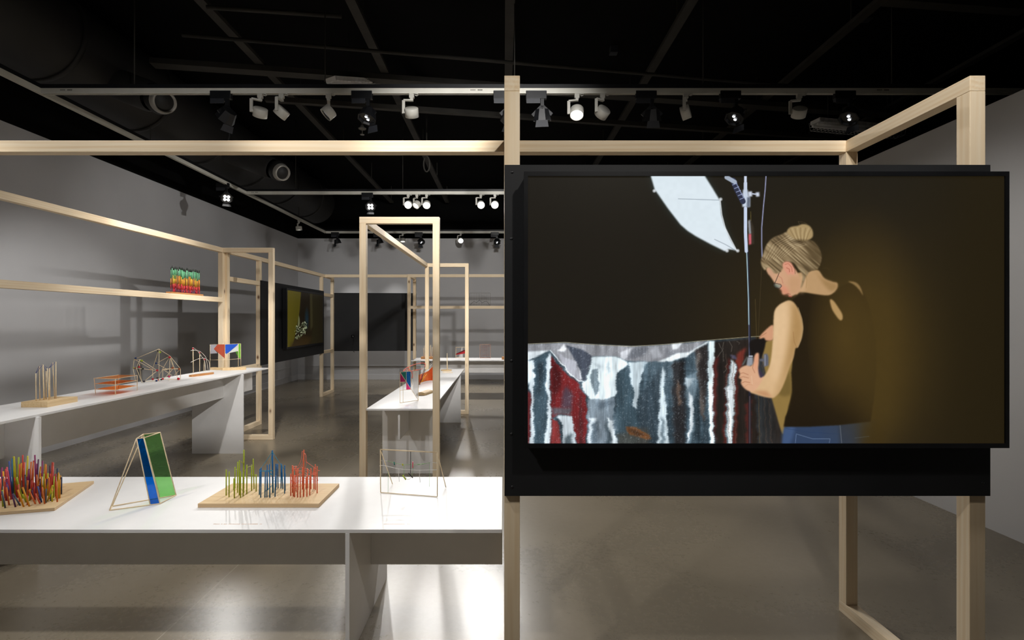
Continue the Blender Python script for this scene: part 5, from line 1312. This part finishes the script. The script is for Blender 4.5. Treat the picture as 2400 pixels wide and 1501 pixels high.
# needle on a disc, and two flat slips
c = onz(1046, 869, z)
t = thing('needle_model', c, 'single upright wooden needle on a small wooden disc on the middle table', 'model')
MB().lathe(c, (0,0,1), [(0,0.001),(0,0.085),(0.01,0.085),(0.014,0.08),(0.014,0.001)], 28).build('disc', PLY[0], t)
MB().rod(c+Vector((0.015,0,0.014)), c+Vector((0.012,0,0.27)), 0.009, 8, 0, 0.003).build('needle', DOWEL, t)
for yy, x0, x1, lab in [(871.3,1038,1058,'thin flat slip lying just in front of the needle disc'), (874.3,1037,1061,'thin flat slip lying second in front of the needle disc')]:
    a, b = onz(x0, yy, z), onz(x1, yy, z)
    tag(MB().box(a.x, b.x, a.y-0.012, a.y+0.012, z, z+0.006).build('wood_slip', DOWEL), lab, 'wood strip')

# ------------------------------------------------------------------ models on the far table
z = ZB
t = thing('needle_row_model', (-1.62, 10.72, z), 'brown block with thin upright sticks at the left end of the far table', 'model')
MB().box(-1.70, -1.34, 10.62, 10.82, z, z+0.045).build('base_block', OAK, t, 0.002)
for x in (-1.66,-1.64,-1.62,-1.52,-1.50,-1.485,-1.46,-1.44,-1.38):
    MB().rod((x, 10.68+random.uniform(0,.1), z+0.045), (x+random.uniform(-.01,.01), 10.72, z+random.uniform(.22,.30)), 0.004, 6).build('stick', DOWEL, t)
c9 = lambda x, y: (1040+x/7.15, 670+y/7.15)
Y9 = 10.65
t = thing('red_sail_model', W(1080, 840, Y9).xy.to_3d()+Vector((0,0,z)), 'square thin frame with a white spike and a red wedge on the far table', 'model')
def R9(p, q, r=0.005, Y=Y9):
    a, b = W(*c9(*p), Y), W(*c9(*q), Y); a.z = max(a.z, z+0.004); b.z = max(b.z, z+0.004); MB().rod(a, b, r, 6).build('strut', DOWEL, t)
for p, q in [((203,1205),(203,1032)),((203,1032),(375,1032)),((375,1032),(375,1205)),((203,1205),(375,1205))]: R9(p, q)
def S9(pts, mat, nm, Y):
    vs = [W(*c9(*p), Y) for p in pts]
    for v in vs: v.z = max(v.z, z+0.002)
    MB().sheet(vs, 0.004).build(nm, mat, t)
S9([(310,1015),(318,1205),(252,1205)], paint('white_spike', srgb(236,234,232)), 'white_spike', Y9-0.03)
RDM, RDD = paint('red_card', srgb(206,18,34)), paint('dark_red_card', srgb(112,10,20))
S9([(205,1140),(360,1070),(360,1095),(205,1150)], RDD, 'dark_red_wedge', Y9-0.05); S9([(205,1150),(360,1095),(360,1135),(205,1160)], RDM, 'red_wedge', Y9-0.05)
c = W(1137, 838, 10.6)
t = thing('grid_frame_model', (c.x, 10.6, z), 'small upright pinkish frame with fine inner threads on the far table', 'model')
SAL = paint('salmon_stick', srgb(206,158,136))
def R10(p, q, mt=SAL, r=0.005):
    a, b = W(*c9(*p), 10.6), W(*c9(*q), 10.6); a.z = max(a.z, z+0.004); b.z = max(b.z, z+0.004); MB().rod(a, b, r, 6).build('strut', mt, t)
for p, q in [((607,1200),(607,987)),((783,1215),(783,987)),((607,987),(783,987)),((607,1210),(783,1210))]: R10(p, q)
TH = paint('rust_thread', srgb(166,98,82))
for k in range(9): R10((625+17*k,1200), (625+17*k,995), TH, 0.0014)
for y in (1012,1040,1078,1112,1165): R10((620+random.uniform(0,30),y), (690+random.uniform(0,80),y), SAL if y == 1112 else TH, 0.0026)
tag(MB().box(-0.035, 0.03, 10.5, 10.62, z, z+0.055).build('wood_offcut', OAK, None, 0.002), 'small brown wood block at the right, on the far table beside the near post edge', 'wood block')
t = thing('wire_grid_model', (-0.48, 10.229, SH), 'faint square wire grid with black zigzag on the far shelf beam', 'model')
def R11(p, q, r=0.0022, mt=None):
    a, b = W(*c9(*p), 10.229), W(*c9(*q), 10.229); a.z = max(a.z, SH+0.003); b.z = max(b.z, SH+0.003); MB().rod(a, b, r, 5).build('wire', mt or WIRE_M, t)
for p, q in [((437,340),(437,122)),((778,340),(778,122)),((437,122),(778,122)),((437,336),(778,336))]: R11(p, q, 0.0032)
for k in range(1, 12): R11((437+28*k,336), (437+28*k,124))
zg = [(440,318),(475,290),(510,262),(550,285),(600,240),(640,290),(680,270),(720,262),(775,330)]
for p, q in zip(zg[:-1], zg[1:]): R11(p, q, 0.003, BK)
for k in range(4): R11((590,150+k*25), (730,200+k*12), 0.0016)
